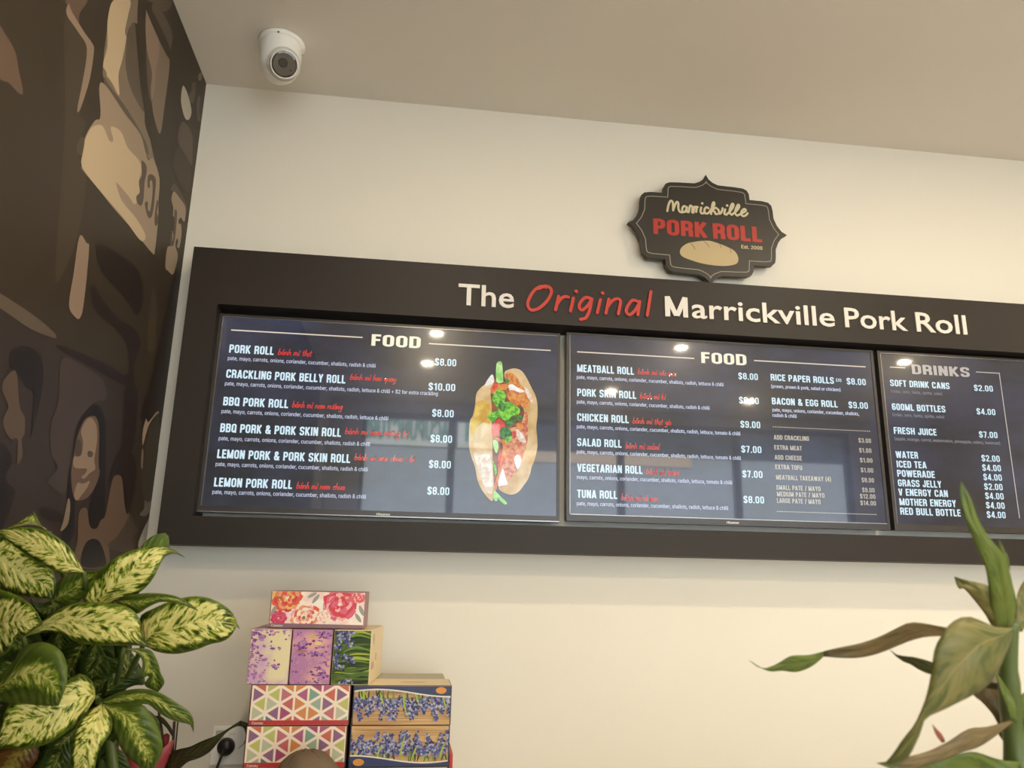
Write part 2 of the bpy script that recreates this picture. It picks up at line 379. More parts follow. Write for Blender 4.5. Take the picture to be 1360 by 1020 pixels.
# ================================================================== MURAL on the left wall
MUR0 = srgb(70, 60, 50)
def mcol(i, c): return mat('mural_print_%d' % i, tuple(max(.008, q*.8-.010) for q in c[:3])+(1,), .5, .3)
MC = {'k': srgb(68, 59, 49), 'd': srgb(52, 43, 36), 'v': srgb(66, 57, 54), 'w': srgb(80, 70, 58), 'g': srgb(104, 92, 80), 't': srgb(140, 124, 107), 'p': srgb(158, 136, 119),
      's': srgb(172, 152, 131), 'c': srgb(212, 190, 158), 'b': srgb(46, 40, 38), 'o': srgb(112, 92, 78), 'm': srgb(98, 84, 74), 'n': srgb(80, 69, 66), 'x': srgb(196, 188, 172), 'e': srgb(86, 73, 66)}
mural = thing('wall_mural', 'brown and cream posterised street-scene mural covering the left wall', 'mural', (0, -1.2, 1.2))
MB().box((0, -3.6, .9), (.0015, -.004, H-.001)).build('backing_sheet', mat('mural_base', tuple(max(.008, q*.8-.010) for q in MC['k'][:3])+(1,), .5, .3, noise=(1.5, .06)), mural)
z1 = lambda x, y: (x/2.913, y/2.914); z2 = lambda x, y: (x/2.43, 300+y/2.4286)
zA = lambda x, y: (60+x/3.923, y/3.923); zB = lambda x, y: (x/3.4, 440+y/3.4); zC = lambda x, y: (110+x/4.6375, 200+y/4.6364)
SH = [  # (colour, transform, outline) painted back to front
 ('e', z2, [(0,250),(60,290),(130,340),(130,700),(0,720),(-60,500)]),
 ('v', z2, [(-40,225),(60,285),(190,385),(300,460),(440,525),(470,560),(450,700),(430,900),(340,1000),(160,1060),(-60,1040)]),
 ('w', z1, [(250,60),(350,180),(330,300),(300,430),(330,480),(300,560),(310,640),(330,700),(300,900),(240,1060),(210,1060),(235,700),(250,400)]),
 ('g', z1, [(570,0),(660,0),(655,30),(625,45),(600,15)]),
 ('g', z1, [(585,20),(610,25),(650,90),(665,140),(655,195),(635,180),(600,110)]),
 ('o', z1, [(252,0),(335,0),(305,50),(300,90),(265,30)]),
 ('p', z1, [(262,14),(275,45),(320,120),(355,170),(360,200),(345,300),(325,370),(303,430),(296,418),(315,320),(333,190),(300,125),(254,55)]),
 ('o', z1, [(-10,110),(15,130),(55,200),(70,280),(85,355),(70,362),(30,320),(-10,290)]),
 # light band going up to the ceiling
 ('t', z1, [(440,0),(530,0),(532,85),(512,90),(490,130),(483,250),(500,330),(530,390),(555,430),(560,490),(600,600),(612,660),(570,610),(520,500),(460,440),(440,360),(395,270)]),
 ('c', z1, [(436,0),(500,0),(492,60),(480,120),(485,150),(470,230),(455,290),(458,370),(430,320),(395,262),(412,180),(413,80)]),
 ('g', z1, [(515,85),(528,200),(540,330),(555,430),(525,390),(495,320),(484,250),(488,150)]),
 ('k', z1, [(532,0),(560,0),(590,60),(600,250),(625,470),(615,680),(600,640),(570,500),(545,330),(530,150)]),
 ('t', z1, [(566,22),(580,60),(620,140),(650,215),(652,270),(635,400),(618,515),(600,480),(585,400),(590,300),(565,180),(560,80)]),
 ('g', z1, [(563,180),(590,300),(585,400),(568,330)]),
 ('p', z1, [(567,25),(590,90),(612,160),(612,210),(600,270),(598,330),(585,390),(580,340),(585,280),(565,190),(560,90)]),
 ('k', z1, [(560,30),(580,30),(640,150),(660,210),(650,225),(610,150)]),
 ('g', z1, [(395,285),(420,330),(480,410),(530,490),(565,560),(570,600),(530,540),(470,450),(410,360)]),
 # big cream shape
 ('s', z1, [(388,318),(420,350),(480,440),(540,520),(560,590),(572,620),(590,615),(614,690),(610,780),(608,860),(596,970),(585,978),(520,900),(440,810),(380,735),(318,660),(312,640),(318,560),(335,510),(365,465),(382,460),(385,420),(380,350)]),
 ('c', z1, [(345,500),(370,484),(395,490),(420,545),(435,540),(425,490),(465,510),(490,570),(530,615),(545,650),(535,700),(540,730),(520,790),(495,760),(450,708),(448,720),(470,780),(520,840),(558,905),(555,930),(535,925),(480,850),(420,780),(360,710),(312,640),(318,590),(322,550)]),
 ('m', z1, [(310,530),(322,535),(322,560),(312,600),(296,590),(293,565)]),
 # lettering C E E in the mural
 ('m', zC, [(360,60),(385,90),(388,130),(375,200),(368,300),(352,340),(328,315),(325,280),(345,255),(340,190),(358,150),(355,100)]),
 ('m', zC, [(400,150),(425,148),(445,180),(440,260),(430,360),(415,412),(395,405),(380,350),(378,320),(395,315),(395,360),(408,370),(420,300),(425,230),(420,185),(408,190),(408,225),(395,225),(393,180)]),
 ('m', zC, [(450,310),(460,320),(452,380),(462,420),(450,460),(438,455),(437,400)]),
 ('m', zC, [(555,205),(580,225),(632,330),(628,400),(600,350),(555,260),(535,240)]),
 ('s', zC, [(556,252),(590,290),(628,350),(624,430),(612,432),(600,412),(585,430),(588,450),(600,455),(603,520),(590,595),(575,590),(582,560),(575,540),(565,585),(580,640),(572,700),(550,762),(520,740),(503,715),(515,600),(540,580),(545,490),(555,520),(562,420),(550,400),(552,350),(540,300)]),
 ('m', zC, [(560,370),(575,375),(572,450),(560,560),(545,590),(530,560),(545,495),(548,560),(556,480)]),
 ('x', z1, [(708,332),(725,370),(738,430),(728,462),(712,455),(698,400),(700,350)]),
 ('g', z1, [(740,322),(755,322),(748,390),(735,398),(728,370),(738,350)]),
 ('g', z1, [(762,375),(772,375),(768,430),(772,465),(762,465),(758,420)]),
 ('t', z1, [(767,285),(778,282),(778,305),(768,312),(763,300)]),
 ('g', z1, [(705,470),(740,520),(742,600),(738,640),(715,600),(690,560),(685,520)]),
 ('w', z1, [(690,570),(735,650),(728,740),(700,720),(665,640)]),
 ('p', z1, [(303,914),(330,940),(340,965),(320,1170),(305,1230),(285,1225),(262,1180),(280,1060)]),
 # middle darks
 ('d', z2, [(300,190),(330,240),(380,300),(430,330),(450,380),(430,450),(420,520),(300,460),(200,405),(190,385),(330,440),(405,480),(410,400),(380,340),(310,280),(290,220)]),
 ('d', z2, [(310,60),(380,90),(440,140),(460,220),(440,290),(400,230),(330,150)]),
 ('w', z2, [(490,200),(505,260),(500,340),(490,400),(470,395),(475,300)]),
 ('d', z2, [(400,520),(440,530),(430,700),(400,760),(385,800),(350,840),(390,700)]),
 ('d', z2, [(455,590),(480,520),(510,380),(560,160),(575,170),(545,400),(520,600),(510,640),(460,640)]),
 ('g', z2, [(-20,212),(40,245),(120,300),(172,345),(175,362),(150,355),(90,330),(0,268),(-20,255)]),
 # the woman at the left
 ('b', z2, [(28,410),(60,388),(100,395),(130,430),(135,500),(120,590),(95,685),(100,620),(105,540),(80,520),(50,470),(30,460)]),
 ('m', z2, [(35,468),(50,480),(58,580),(76,620),(74,670),(65,690),(68,740),(55,768),(50,760),(52,690),(25,685),(5,640),(10,610),(22,580),(2,530),(8,495)]),
 ('b', z2, [(-10,720),(20,720),(35,760),(15,800),(20,830),(45,860),(10,960),(-10,980)]),
 ('n', z2, [(195,430),(260,450),(330,500),(340,560),(300,570),(245,640),(220,760),(205,860),(160,840),(150,820),(180,780),(160,730),(160,640),(185,560)]),
 ('d', z2, [(130,905),(190,925),(200,950),(180,955),(135,940)]),
 # smiling portrait
 ('b', zB, [(375,370),(410,332),(445,340),(470,400),(474,500),(470,650),(466,850),(440,880),(405,900),(392,860),(400,780),(420,700),(340,740),(330,900),(300,960),(270,940),(300,830),(300,740),(310,620),(325,600),(330,500),(350,420)]),
 ('o', zB, [(380,395),(405,383),(430,390),(442,450),(440,600),(445,640),(425,700),(390,750),(345,765),(325,740),(315,650),(325,570),(340,490),(360,430)]),
 ('p', zB, [(385,400),(410,392),(430,430),(432,500),(420,580),(425,620),(400,640),(375,665),(362,658),(380,640),(385,620),(340,618),(325,600),(330,565),(360,560),(370,500),(360,450)]),
 ('m', zB, [(390,545),(405,540),(415,552),(408,568),(392,565)]),
 ('p', zB, [(400,675),(385,710),(362,740),(345,762),(332,755),(330,730),(345,685),(370,688)]),
 ('e', zB, [(340,490),(360,500),(360,555),(335,560)]),
 ('o', zB, [(350,820),(385,800),(400,880),(430,890),(450,850),(470,830),(500,680),(520,650),(545,665),(560,800),(580,830),(540,910),(490,970),(480,1060),(330,1060),(345,940)]),
 ('b', zB, [(365,1060),(370,980),(400,940),(440,945),(465,1000),(468,1060)]),
 ('d', zB, [(480,700),(520,560),(560,535),(600,560),(612,640),(600,740),(570,825),(560,780),(555,680),(530,648),(505,655)]),
 ('e', zB, [(585,820),(600,870),(620,900),(590,930),(600,980),(560,1000),(480,970),(520,930),(560,870)]),
 ('s', zB, [(655,395),(665,410),(700,365),(712,362),(712,372),(690,390),(665,430),(645,500),(638,510),(640,450)]),
 ('w', zB, [(712,385),(690,400),(665,450),(640,620),(640,740),(700,780),(712,600)]),
 ('t', zB, [(640,530),(643,560),(638,620),(632,610),(634,550)]),
 ('t', zB, [(648,762),(662,772),(683,765),(678,800),(655,832),(630,832),(628,822),(645,800)]),
 ('x', zB, [(690,800),(712,720),(712,900),(690,980),(620,980),(640,900)]),
 ('t', z1, [(395,262),(408,285),(400,300),(392,290)]),
 ('t', z2, [(215,880),(222,900),(215,960),(190,985),(200,950)]),
 ('w', zB, [(660,40),(700,0),(695,80),(660,80)]),
]
for i, (c, tf, P) in enumerate(SH):
    W = [onX(*tf(*q), 0) for q in P]
    X = .0016+.00002*i
    W = [Vector((X, min(-.006, q.y), min(H-.003, q.z))) for q in cr(W, 4, True)]
    obj('printed_shape', W, [tuple(range(len(W)))], mcol(ord(c), MC[c]), mural)

# ================================================================== MENU BOARD SURROUND
BX0, BX1, BZ0, BZ1, BF = .0554, 3.20, 1.6091, 2.4209, -.10
CX0, CX1, CZ0, CZ1 = .1359, 3.11, 1.6822, 2.2576
board = thing('menu_board_surround', 'long dark brown laminate surround framing the menu screens on the back wall', 'board', (1.6, -.05, BZ0))
def rect_frame(o, i, y0, y1, mo, mi_):
    (ax, az, bx, bz), (cx, cz, dx, dz) = o, i
    v = [(ax,y0,az),(bx,y0,az),(bx,y0,bz),(ax,y0,bz),(cx,y0,cz),(dx,y0,cz),(dx,y0,dz),(cx,y0,dz)]
    v += [(p[0], y1, p[2]) for p in v]
    f = [(0,1,5,4),(1,2,6,5),(2,3,7,6),(3,0,4,7)]
    f2 = [(8+a, 8+d, 8+c, 8+b) for a, b, c, d in f]
    out = [(0,8,9,1),(1,9,10,2),(2,10,11,3),(3,11,8,0)]; inn = [(4,5,13,12),(5,6,14,13),(6,7,15,14),(7,4,12,15)]
    return MB().add(v, f+f2+out, 0).add(v, inn, 1)
rect_frame((BX0,BZ0,BX1,BZ1), (CX0,CZ0,CX1,CZ1), BF, -.0005, 0, 1).build('frame', [BOARD, BOARDIN], board)
MB().box((BX0+.004, BF+.012, BZ1), (BX1, -.0005, BZ1+.0035)).build('top_cap', BOARDIN, board)
WH = mat('white_acrylic', srgb(214, 208, 200), .35); RD = mat('red_acrylic', srgb(180, 44, 28), .4); DK = mat('letter_edge', srgb(30, 26, 22), .5)
def hdr(s, x0, x1, yb, cap=.063, bold=.013):
    a = onY(x0, yb, BF); b = onY(x1, yb, BF)
    lettering('raised_word', s, a.x, a.z, b.x, cap, BF-.004, WH, board, bold, thick=.004, sans=False)
hdr('The', 608, 682.5, 404.8, .0645); hdr('arrickville', 918.5, 1107.5, 422.3, .063); a = onY(882, 420.3, BF); b = onY(914.5, 420.3, BF)
mo = caps('raised_word', 'M', a.x, a.z, b.x, .063, BF-.002, WH, board, .74); md = mo.modifiers.new('thickness', 'SOLIDIFY'); md.thickness = .004; md.offset = 0
hdr('Pork', 1122, 1204.5, 434.5, .063); hdr('Roll', 1217, 1283.5, 440.3, .063)
z6 = lambda x, y: onY(580+x/3.238, 350+y/3.236, BF-.004)
OR = [[(470,103),(450,98),(420,115),(397,152),(392,182),(408,200),(440,192),(475,160),(493,125),(487,104),(465,97),(440,108)],
      [(524,140),(511,200)],[(516,178),(533,152),(552,142),(566,145)], [(588,148),(575,205)],[(600,120)],
      [(662,150),(640,146),(619,165),(613,188),(625,200),(648,182),(667,152)],[(667,152),(656,205),(640,234),(618,240)],
      [(704,155),(690,212)],[(713,127)], [(740,153),(727,214)],[(733,188),(755,160),(778,152),(790,165),(780,217)],
      [(868,165),(842,158),(821,183),(815,208),(830,220),(852,202),(872,168)],[(873,163),(864,221)], [(921,121),(905,223)]]
strokes('raised_red_word', OR, z6, .0092, RD, board, thick=.004)

# ================================================================== SCREENS
TY = -.065
def scr_mat(name, seed):
    m = bpy.data.materials.new(name); m.use_nodes = True; nt = m.node_tree; b = nt.nodes['Principled BSDF']
    b.inputs['Base Color'].default_value = (.012, .012, .014, 1); b.inputs['Roughness'].default_value = .22; b.inputs['Specular IOR Level'].default_value = .35; b.inputs['Coat Weight'].default_value = 1; b.inputs['Coat Roughness'].default_value = .03
    tc = nt.nodes.new('ShaderNodeTexCoord'); mp = nt.nodes.new('ShaderNodeMapping'); mp.inputs['Location'].default_value = (seed, seed*.7, 0); mp.inputs['Scale'].default_value = (1, 1, 1.8)
    n = nt.nodes.new('ShaderNodeTexNoise'); n.inputs['Scale'].default_value = 2.6; n.inputs['Detail'].default_value = 6; n.inputs['Roughness'].default_value = .62
    cr_ = nt.nodes.new('ShaderNodeValToRGB'); e = cr_.color_ramp.elements
    e[0].position = .36; e[0].color = (.010, .010, .015, 1); e[1].position = .72; e[1].color = (.036, .044, .092, 1)
    nt.links.new(tc.outputs['Object'], mp.inputs['Vector']); nt.links.new(mp.outputs['Vector'], n.inputs['Vector']); nt.links.new(n.outputs['Fac'], cr_.inputs['Fac'])
    nt.links.new(cr_.outputs['Color'], b.inputs['Emission Color']); b.inputs['Emission Strength'].default_value = 1
    return m
def ink(name, c, s=1.0):
    if name in _m: return _m[name]
    m = mat(name, (.012, .012, .014, 1), .22, .35, emit=c, es=s, coat=1); m.node_tree.nodes['Principled BSDF'].inputs['Coat Roughness'].default_value = .03; return m
I_WHITE = ink('screen_text_white', srgb(214, 238, 250)); I_CREAM = ink('screen_text_cream', srgb(246, 240, 214)); I_SMALL = ink('screen_text_small', srgb(204, 212, 236))
I_BEIGE = ink('screen_text_beige', srgb(192, 182, 164)); I_RED = ink('screen_text_red', srgb(216, 52, 40)); I_LINE = ink('screen_line', srgb(226, 214, 196)); I_GREY = ink('screen_text_grey', srgb(190, 182, 176))
TW, TH = .963, .547
def television(x0, zt, label, seed, lipsides):
    t = thing('television', label, 'television', (x0+TW/2, TY+.03, zt-TH), 'wall screens in the surround')
    sb, bb, tb = .009, .017, .007
    x1, z1_, z0_ = x0+TW, zt, zt-TH
    rect_frame((x0, z0_, x1, z1_), (x0+sb, z0_+bb, x1-sb, z1_-tb), TY, TY+.03, 0, 0).build('bezel', [BEZEL, BEZEL], t)
    MB().box((x0+.05, TY+.03, z0_+.05), (x1-.05, -.018, z1_-.05)).build('rear_housing', TVBACK, t)
    MB().box((x0+.35, -.018, z0_+.15), (x1-.35, -.001, z1_-.15)).build('wall_bracket', METAL, t)
    s = obj('screen', [(x0+sb,TY+.002,z0_+bb),(x1-sb,TY+.002,z0_+bb),(x1-sb,TY+.002,z1_-tb),(x0+sb,TY+.002,z1_-tb)], [(0,1,2,3)], scr_mat('screen_panel_%d' % seed, seed*3.1), t)
    lw = .0022; a, b, c, d = x0+sb, x1-sb, z0_+bb, z1_-tb; l = MB()
    if 'l' in lipsides: l.box((a, TY-.0006, c), (a+lw*.8, TY+.001, d))
    if 't' in lipsides: l.box((a, TY-.0006, d-lw*.7), (b, TY+.001, d))
    if 'b' in lipsides: l.box((a, TY-.0006, c), (b, TY+.001, c+lw))
    if 'B' in lipsides: l.box((x0+.001, TY-.0008, z0_+.001), (x1-.001, TY+.001, z0_+.0035))
    l.build('trim_line', LIP, t)
    xm = x0+TW/2
    lettering('maker_name', 'Hisense', xm-.018, z0_+.005, xm+.018, .0062, TY-.0005, WHITEPL, t, .02)
    return t, s
TE = TY+.0012
CAPM, CAPP, CAPD = .0205, .0185, .0105
def menu_text(s, scr, x0, y0, x1, cap, m, bold=.03, name='menu_text'):
    a = onY(x0, y0, TE); b = onY(x1, y0, TE)
    if bold >= .03 and all(ch in CAPS for ch in s): return caps(name, s, a.x, a.z, b.x, cap, TE, m, scr, .84 if 'price' in name else 1.0)
    return lettering(name, s, a.x, a.z, b.x, cap, TE, m, scr, bold)
def menu_script(s, scr, x0, y0, x1):
    a = onY(x0, y0, TE); b = onY(x1, y0, TE); return script('menu_script', s, a.x, a.z, b.x, .0085, .0023, TE, I_RED, scr)
def menu_line(scr, p, q, wd=.0035, m=None, dots=False, vert=False):
    a = onY(*p, TE); b = onY(*q, TE)
    if vert: b.x = a.x
    else: b.z = a.z
    mb = MB()
    if dots:
        n = 46
        for i in range(n):
            x = a.x+(b.x-a.x)*i/n; mb.add([(x,TE,a.z-.001),(x+.0036,TE,a.z-.001),(x+.0036,TE,a.z+.001),(x,TE,a.z+.001)], [(0,1,2,3)])
    elif vert: mb.add([(a.x-wd/2,TE,b.z),(a.x+wd/2,TE,b.z),(a.x+wd/2,TE,a.z),(a.x-wd/2,TE,a.z)], [(0,1,2,3)])
    else: mb.add([(a.x,TE,a.z-wd/2),(b.x,TE,a.z-wd/2),(b.x,TE,a.z+wd/2),(a.x,TE,a.z+wd/2)], [(0,1,2,3)])
    return mb.build('menu_rule', m or I_LINE, scr)
D1 = 'pate, mayo, carrots, onions, coriander, cucumber, shallots, radish & chilli'
D2 = 'pate, mayo, carrots, onions, coriander, cucumber, shallots, radish, lettuce & chilli'
D3 = 'pate, mayo, carrots, onions, coriander, cucumber, shallots, radish, lettuce, tomato & chilli'
tv1, s1 = television(.1357, 2.2418, 'left wall screen whose menu shows a filled bread roll picture', 1, 'ltB')
menu_text('FOOD', s1, 493, 459, 558.5, .034, I_CREAM, .045)
menu_line(s1, (307, 438.2), (481.5, 450)); menu_line(s1, (569.5, 456.3), (731.5, 467.3))
for (nm, x0, y0, x1, sc, sx0, sx1, ds, dx0, dy, dx1, pr, px0, px1, py) in [
  ('PORK ROLL', 304, 468.3, 363.5, 'bánh mì thịt', 369, 414, D1, 302.4, 478, 499.4, '$8.00', 577.3, 606, 485.3),
  ('CRACKLING PORK BELLY ROLL', 300, 501.5, 459, 'bánh mì heo quay', 465, 526, D2+' + $2 for extra crackling', 298.5, 511.6, 582, '$10.00', 568.8, 604.7, 518),
  ('BBQ PORK ROLL', 296, 538.2, 382.8, 'bánh mì nem nướng', 388, 455, D2, 294, 548.5, 516, '$8.00', 573.6, 602.6, 553.3),
  ('BBQ PORK & PORK SKIN ROLL', 292, 573.6, 453, 'bánh mì nem nướng bì', 458, 542, D1, 290.3, 584.5, 491.8, '$8.00', 571.5, 600.4, 587.3),
  ('LEMON PORK & PORK SKIN ROLL', 288, 608.3, 465.3, 'bánh mì nem chua + bì', 470.6, 550.5, D1, 286.2, 618.8, 488.8, '$8.00', 569.4, 598.8, 621.4),
  ('LEMON PORK ROLL', 283.8, 646, 387.8, 'bánh mì nem chua', 393.5, 458, D1, 281.8, 655.8, 486.3, '$8.00', 567.3, 596.8, 656.8)]:
    menu_text(nm, s1, x0, y0, x1, .0235, I_WHITE, .05, 'dish_name'); menu_script(sc, s1, sx0, y0+2.5, sx1)
    menu_text(ds, s1, dx0, dy, dx1, .0108, I_SMALL, .012, 'dish_description'); menu_text(pr, s1, px0, py, px1, .0215, I_WHITE, .035, 'dish_price')
tv2, s2 = television(1.118, 2.2474, 'middle wall screen with the two-column food menu', 2, 'lb')
menu_text('FOOD', s2, 931.6, 482, 991.5, .034, I_CREAM, .045)
menu_line(s2, (766.6, 467.2), (922, 474.5)); menu_line(s2, (1001.3, 478.8), (1149.5, 485.6))
DV = 'mayo, carrots, onions, coriander, cucumber, shallots, radish, lettuce, tomato & chilli'
for (nm, y0, x1, sc, sx0, sx1, ds, dy, dx1, pr, px0, px1, py) in [
  ('MEATBALL ROLL', 493.8, 842, 'bánh mì xíu mại', 847, 898, D2, 503, 960.4, '$8.00', 980.7, 1006.8, 503.6),
  ('PORK SKIN ROLL', 526, 844.9, 'bánh mì bì', 850, 884, D1, 535.8, 942, '$6.00', 981.6, 1008, 535.8),
  ('CHICKEN ROLL', 559, 835, 'bánh mì thịt gà', 840, 891, D3, 568.8, 982.7, '$9.00', 983.5, 1010, 567.8),
  ('SALAD ROLL', 592.2, 825.5, 'bánh mì salad', 830.6, 875.6, D3, 602.2, 983.5, '$7.00', 984.6, 1011.6, 600.9),
  ('VEGETARIAN ROLL', 626.3, 853.2, 'bánh mì chay', 858, 901.5, DV, 636, 972, '$7.00', 986, 1013, 634),
  ('TUNA ROLL', 661, 819.8, 'bánh mì cá mòi', 825, 874, D2, 671, 966.7, '$8.00', 987.6, 1015, 668)]:
    menu_text(nm, s2, 766.6, y0, x1, .0225, I_WHITE, .05, 'dish_name'); menu_script(sc, s2, sx0, y0+3, sx1)
    menu_text(ds, s2, 766, dy, dx1, .0108, I_SMALL, .012, 'dish_description'); menu_text(pr, s2, px0, py, px1, .0205, I_WHITE, .035, 'dish_price')
menu_text('RICE PAPER ROLLS', s2, 1023.7, 505.3, 1107.4, .0205, I_WHITE, .05, 'dish_name'); menu_text('(3)', s2, 1110.4, 506.5, 1117.3, .009, I_WHITE, .02)
menu_text('$8.00', s2, 1124.7, 510.5, 1150.2, .0205, I_WHITE, .035, 'dish_price'); menu_text('(prawn, prawn & pork, salad or chicken)', s2, 1024.2, 515, 1116, .0105, I_SMALL, .012, 'dish_description')
menu_text('BACON & EGG ROLL', s2, 1025.3, 536.9, 1112.3, .0205, I_WHITE, .05, 'dish_name'); menu_text('$9.00', s2, 1127.2, 542, 1153, .0205, I_WHITE, .035, 'dish_price')
menu_text('pate, mayo, onions, coriander, cucumber, shallots,', s2, 1025.9, 546.3, 1140.6, .0105, I_SMALL, .012, 'dish_description')
menu_text('radish & chilli', s2, 1026, 553.6, 1058, .0105, I_SMALL, .012, 'dish_description')
menu_line(s2, (1026.2, 566.8), (1156.5, 571.5), dots=True); menu_line(s2, (1031.9, 679.2), (1165.3, 683), dots=True)
for (nm, x0, y0, x1, pr, px0, px1, py) in [
  ('ADD CRACKLING', 1027.8, 583.6, 1074.5, '$3.00', 1140.3, 1157, 587.7), ('EXTRA MEAT', 1028.4, 597, 1065, '$1.00', 1141.2, 1157.6, 600.9),
  ('ADD CHEESE', 1028.9, 610.2, 1065, '$1.00', 1142.3, 1159, 614), ('EXTRA TOFU', 1029.7, 623, 1065.4, '$1.00', 1143.4, 1160, 627.2),
  ('MEATBALL TAKEAWAY (4)', 1030.8, 636.8, 1103.6, '$8.00', 1144.5, 1161, 640.4), ('SMALL PATE / MAYO', 1031, 650.3, 1089.8, '$9.00', 1145.3, 1161.8, 653.6),
  ('MEDIUM PATE / MAYO', 1031.9, 659, 1095, '$12.00', 1142.3, 1162.9, 662), ('LARGE PATE / MAYO', 1031.9, 667.8, 1089.8, '$14.00', 1142.8, 1163.7, 670.9)]:
    menu_text(nm, s2, x0, y0, x1, .0135, I_BEIGE, .04, 'dish_name'); menu_text(pr, s2, px0, py, px1, .0135, I_BEIGE, .03, 'dish_price')
tv3, s3 = television(2.0949, 2.2487, 'right wall screen with the drinks menu, partly behind a leaf', 3, 'lt')
menu_text('DRINKS', s3, 1211.6, 496.6, 1287.8, .031, I_GREY, .045)
menu_line(s3, (1182, 487.5), (1202.5, 488.6), .003); menu_line(s3, (1296.3, 494), (1327, 495.7), .003, I_GREY); menu_line(s3, (1327, 494.8), (1347, 688), .003, I_GREY, vert=True)
DD = '(coke, zero, fanta, sprite, solo)'; I_FAINT = ink('screen_text_faint', srgb(132, 132, 140))
for (nm, x0, y0, x1, pr, px0, px1, py, ds, dx0, dy, dx1) in [
  ('SOFT DRINK CANS', 1182.5, 512.7, 1261, '$2.00', 1294, 1319, 519, DD, 1183.3, 521.5, 1250.5), ('600ML BOTTLES', 1185, 544.3, 1255.5, '$4.00', 1297.4, 1322.3, 550.3, DD, 1185.5, 552.5, 1253.6),
  ('FRESH JUICE', 1187.4, 576, 1244, '$7.00', 1300.7, 1325.2, 581, '(apple, orange, carrot, watermelon, pineapple, celery, beetroot)', 1188.3, 584.5, 1327.4),
  ('WATER', 1190, 608, 1219.5, '$2.00', 1304, 1328.2, 612.6, 0,0,0,0), ('ICED TEA', 1191.3, 620.7, 1230.8, '$4.00', 1305, 1329.8, 625.2, 0,0,0,0),
  ('POWERADE', 1192, 633, 1241.8, '$4.00', 1306.5, 1331, 637.7, 0,0,0,0), ('GRASS JELLY', 1193, 645.8, 1250.5, '$2.00', 1307.6, 1332, 650.4, 0,0,0,0),
  ('V ENERGY CAN', 1193.7, 658, 1259, '$4.00', 1309, 1333.4, 662.7, 0,0,0,0), ('MOTHER ENERGY', 1195, 671, 1270, '$4.00', 1310, 1334.8, 675.2, 0,0,0,0),
  ('RED BULL BOTTLE', 1196, 683.4, 1276, '$4.00', 1311, 1336, 687.7, 0,0,0,0)]:
    menu_text(nm, s3, x0, y0, x1, .0205, I_WHITE, .045, 'drink_name'); menu_text(pr, s3, px0, py, px1, .0195, I_WHITE, .035, 'drink_price')
    if ds: menu_text(ds, s3, dx0, dy, dx1, .0095, I_FAINT, .01, 'drink_description')

# picture of the filled roll on screen one (a flat picture shown on the screen)
zS = lambda x, y: (600+x/4.854, 470+y/4.857)
def em(name, c, sc, c2):
    if name in _m: return _m[name]
    m = ink(name, c); nt = m.node_tree; b = nt.nodes['Principled BSDF']
    tc = nt.nodes.new('ShaderNodeTexCoord'); n = nt.nodes.new('ShaderNodeTexNoise'); n.inputs['Scale'].default_value = sc; n.inputs['Detail'].default_value = 5
    rp = nt.nodes.new('ShaderNodeValToRGB'); rp.color_ramp.elements[0].position = .4; rp.color_ramp.elements[1].position = .62
    rp.color_ramp.elements[0].color = c; rp.color_ramp.elements[1].color = c2
    nt.links.new(tc.outputs['Object'], n.inputs['Vector']); nt.links.new(n.outputs['Fac'], rp.inputs['Fac']); nt.links.new(rp.outputs['Color'], b.inputs['Emission Color'])
    return m
BR = em('picture_bread', srgb(196, 154, 84), 22, srgb(222, 190, 140)); BRY = em('picture_crust', srgb(200, 150, 40), 40, srgb(226, 190, 84)); BRW = em('picture_crumb', srgb(214, 190, 160), 90, srgb(240, 232, 220))
MT = em('picture_meat', srgb(186, 74, 38), 90, srgb(226, 158, 112)); MO = em('picture_crackling', srgb(190, 96, 22), 120, srgb(226, 150, 60)); TO = em('picture_tomato', srgb(200, 30, 24), 80, srgb(226, 70, 50))
GRN = em('picture_herb', srgb(52, 150, 20), 120, srgb(140, 214, 50)); GRD = em('picture_herb_dark', srgb(20, 84, 24), 120, srgb(70, 150, 50)); CU = em('picture_cucumber', srgb(130, 200, 90), 60, srgb(190, 230, 150)); CA = em('picture_carrot', srgb(206, 100, 20), 80, srgb(226, 150, 60)); WHT = em('picture_pork', srgb(226, 222, 216), 80, srgb(244, 244, 240))
DKF = em('picture_dark', srgb(70, 40, 20), 80, srgb(150, 70, 30))
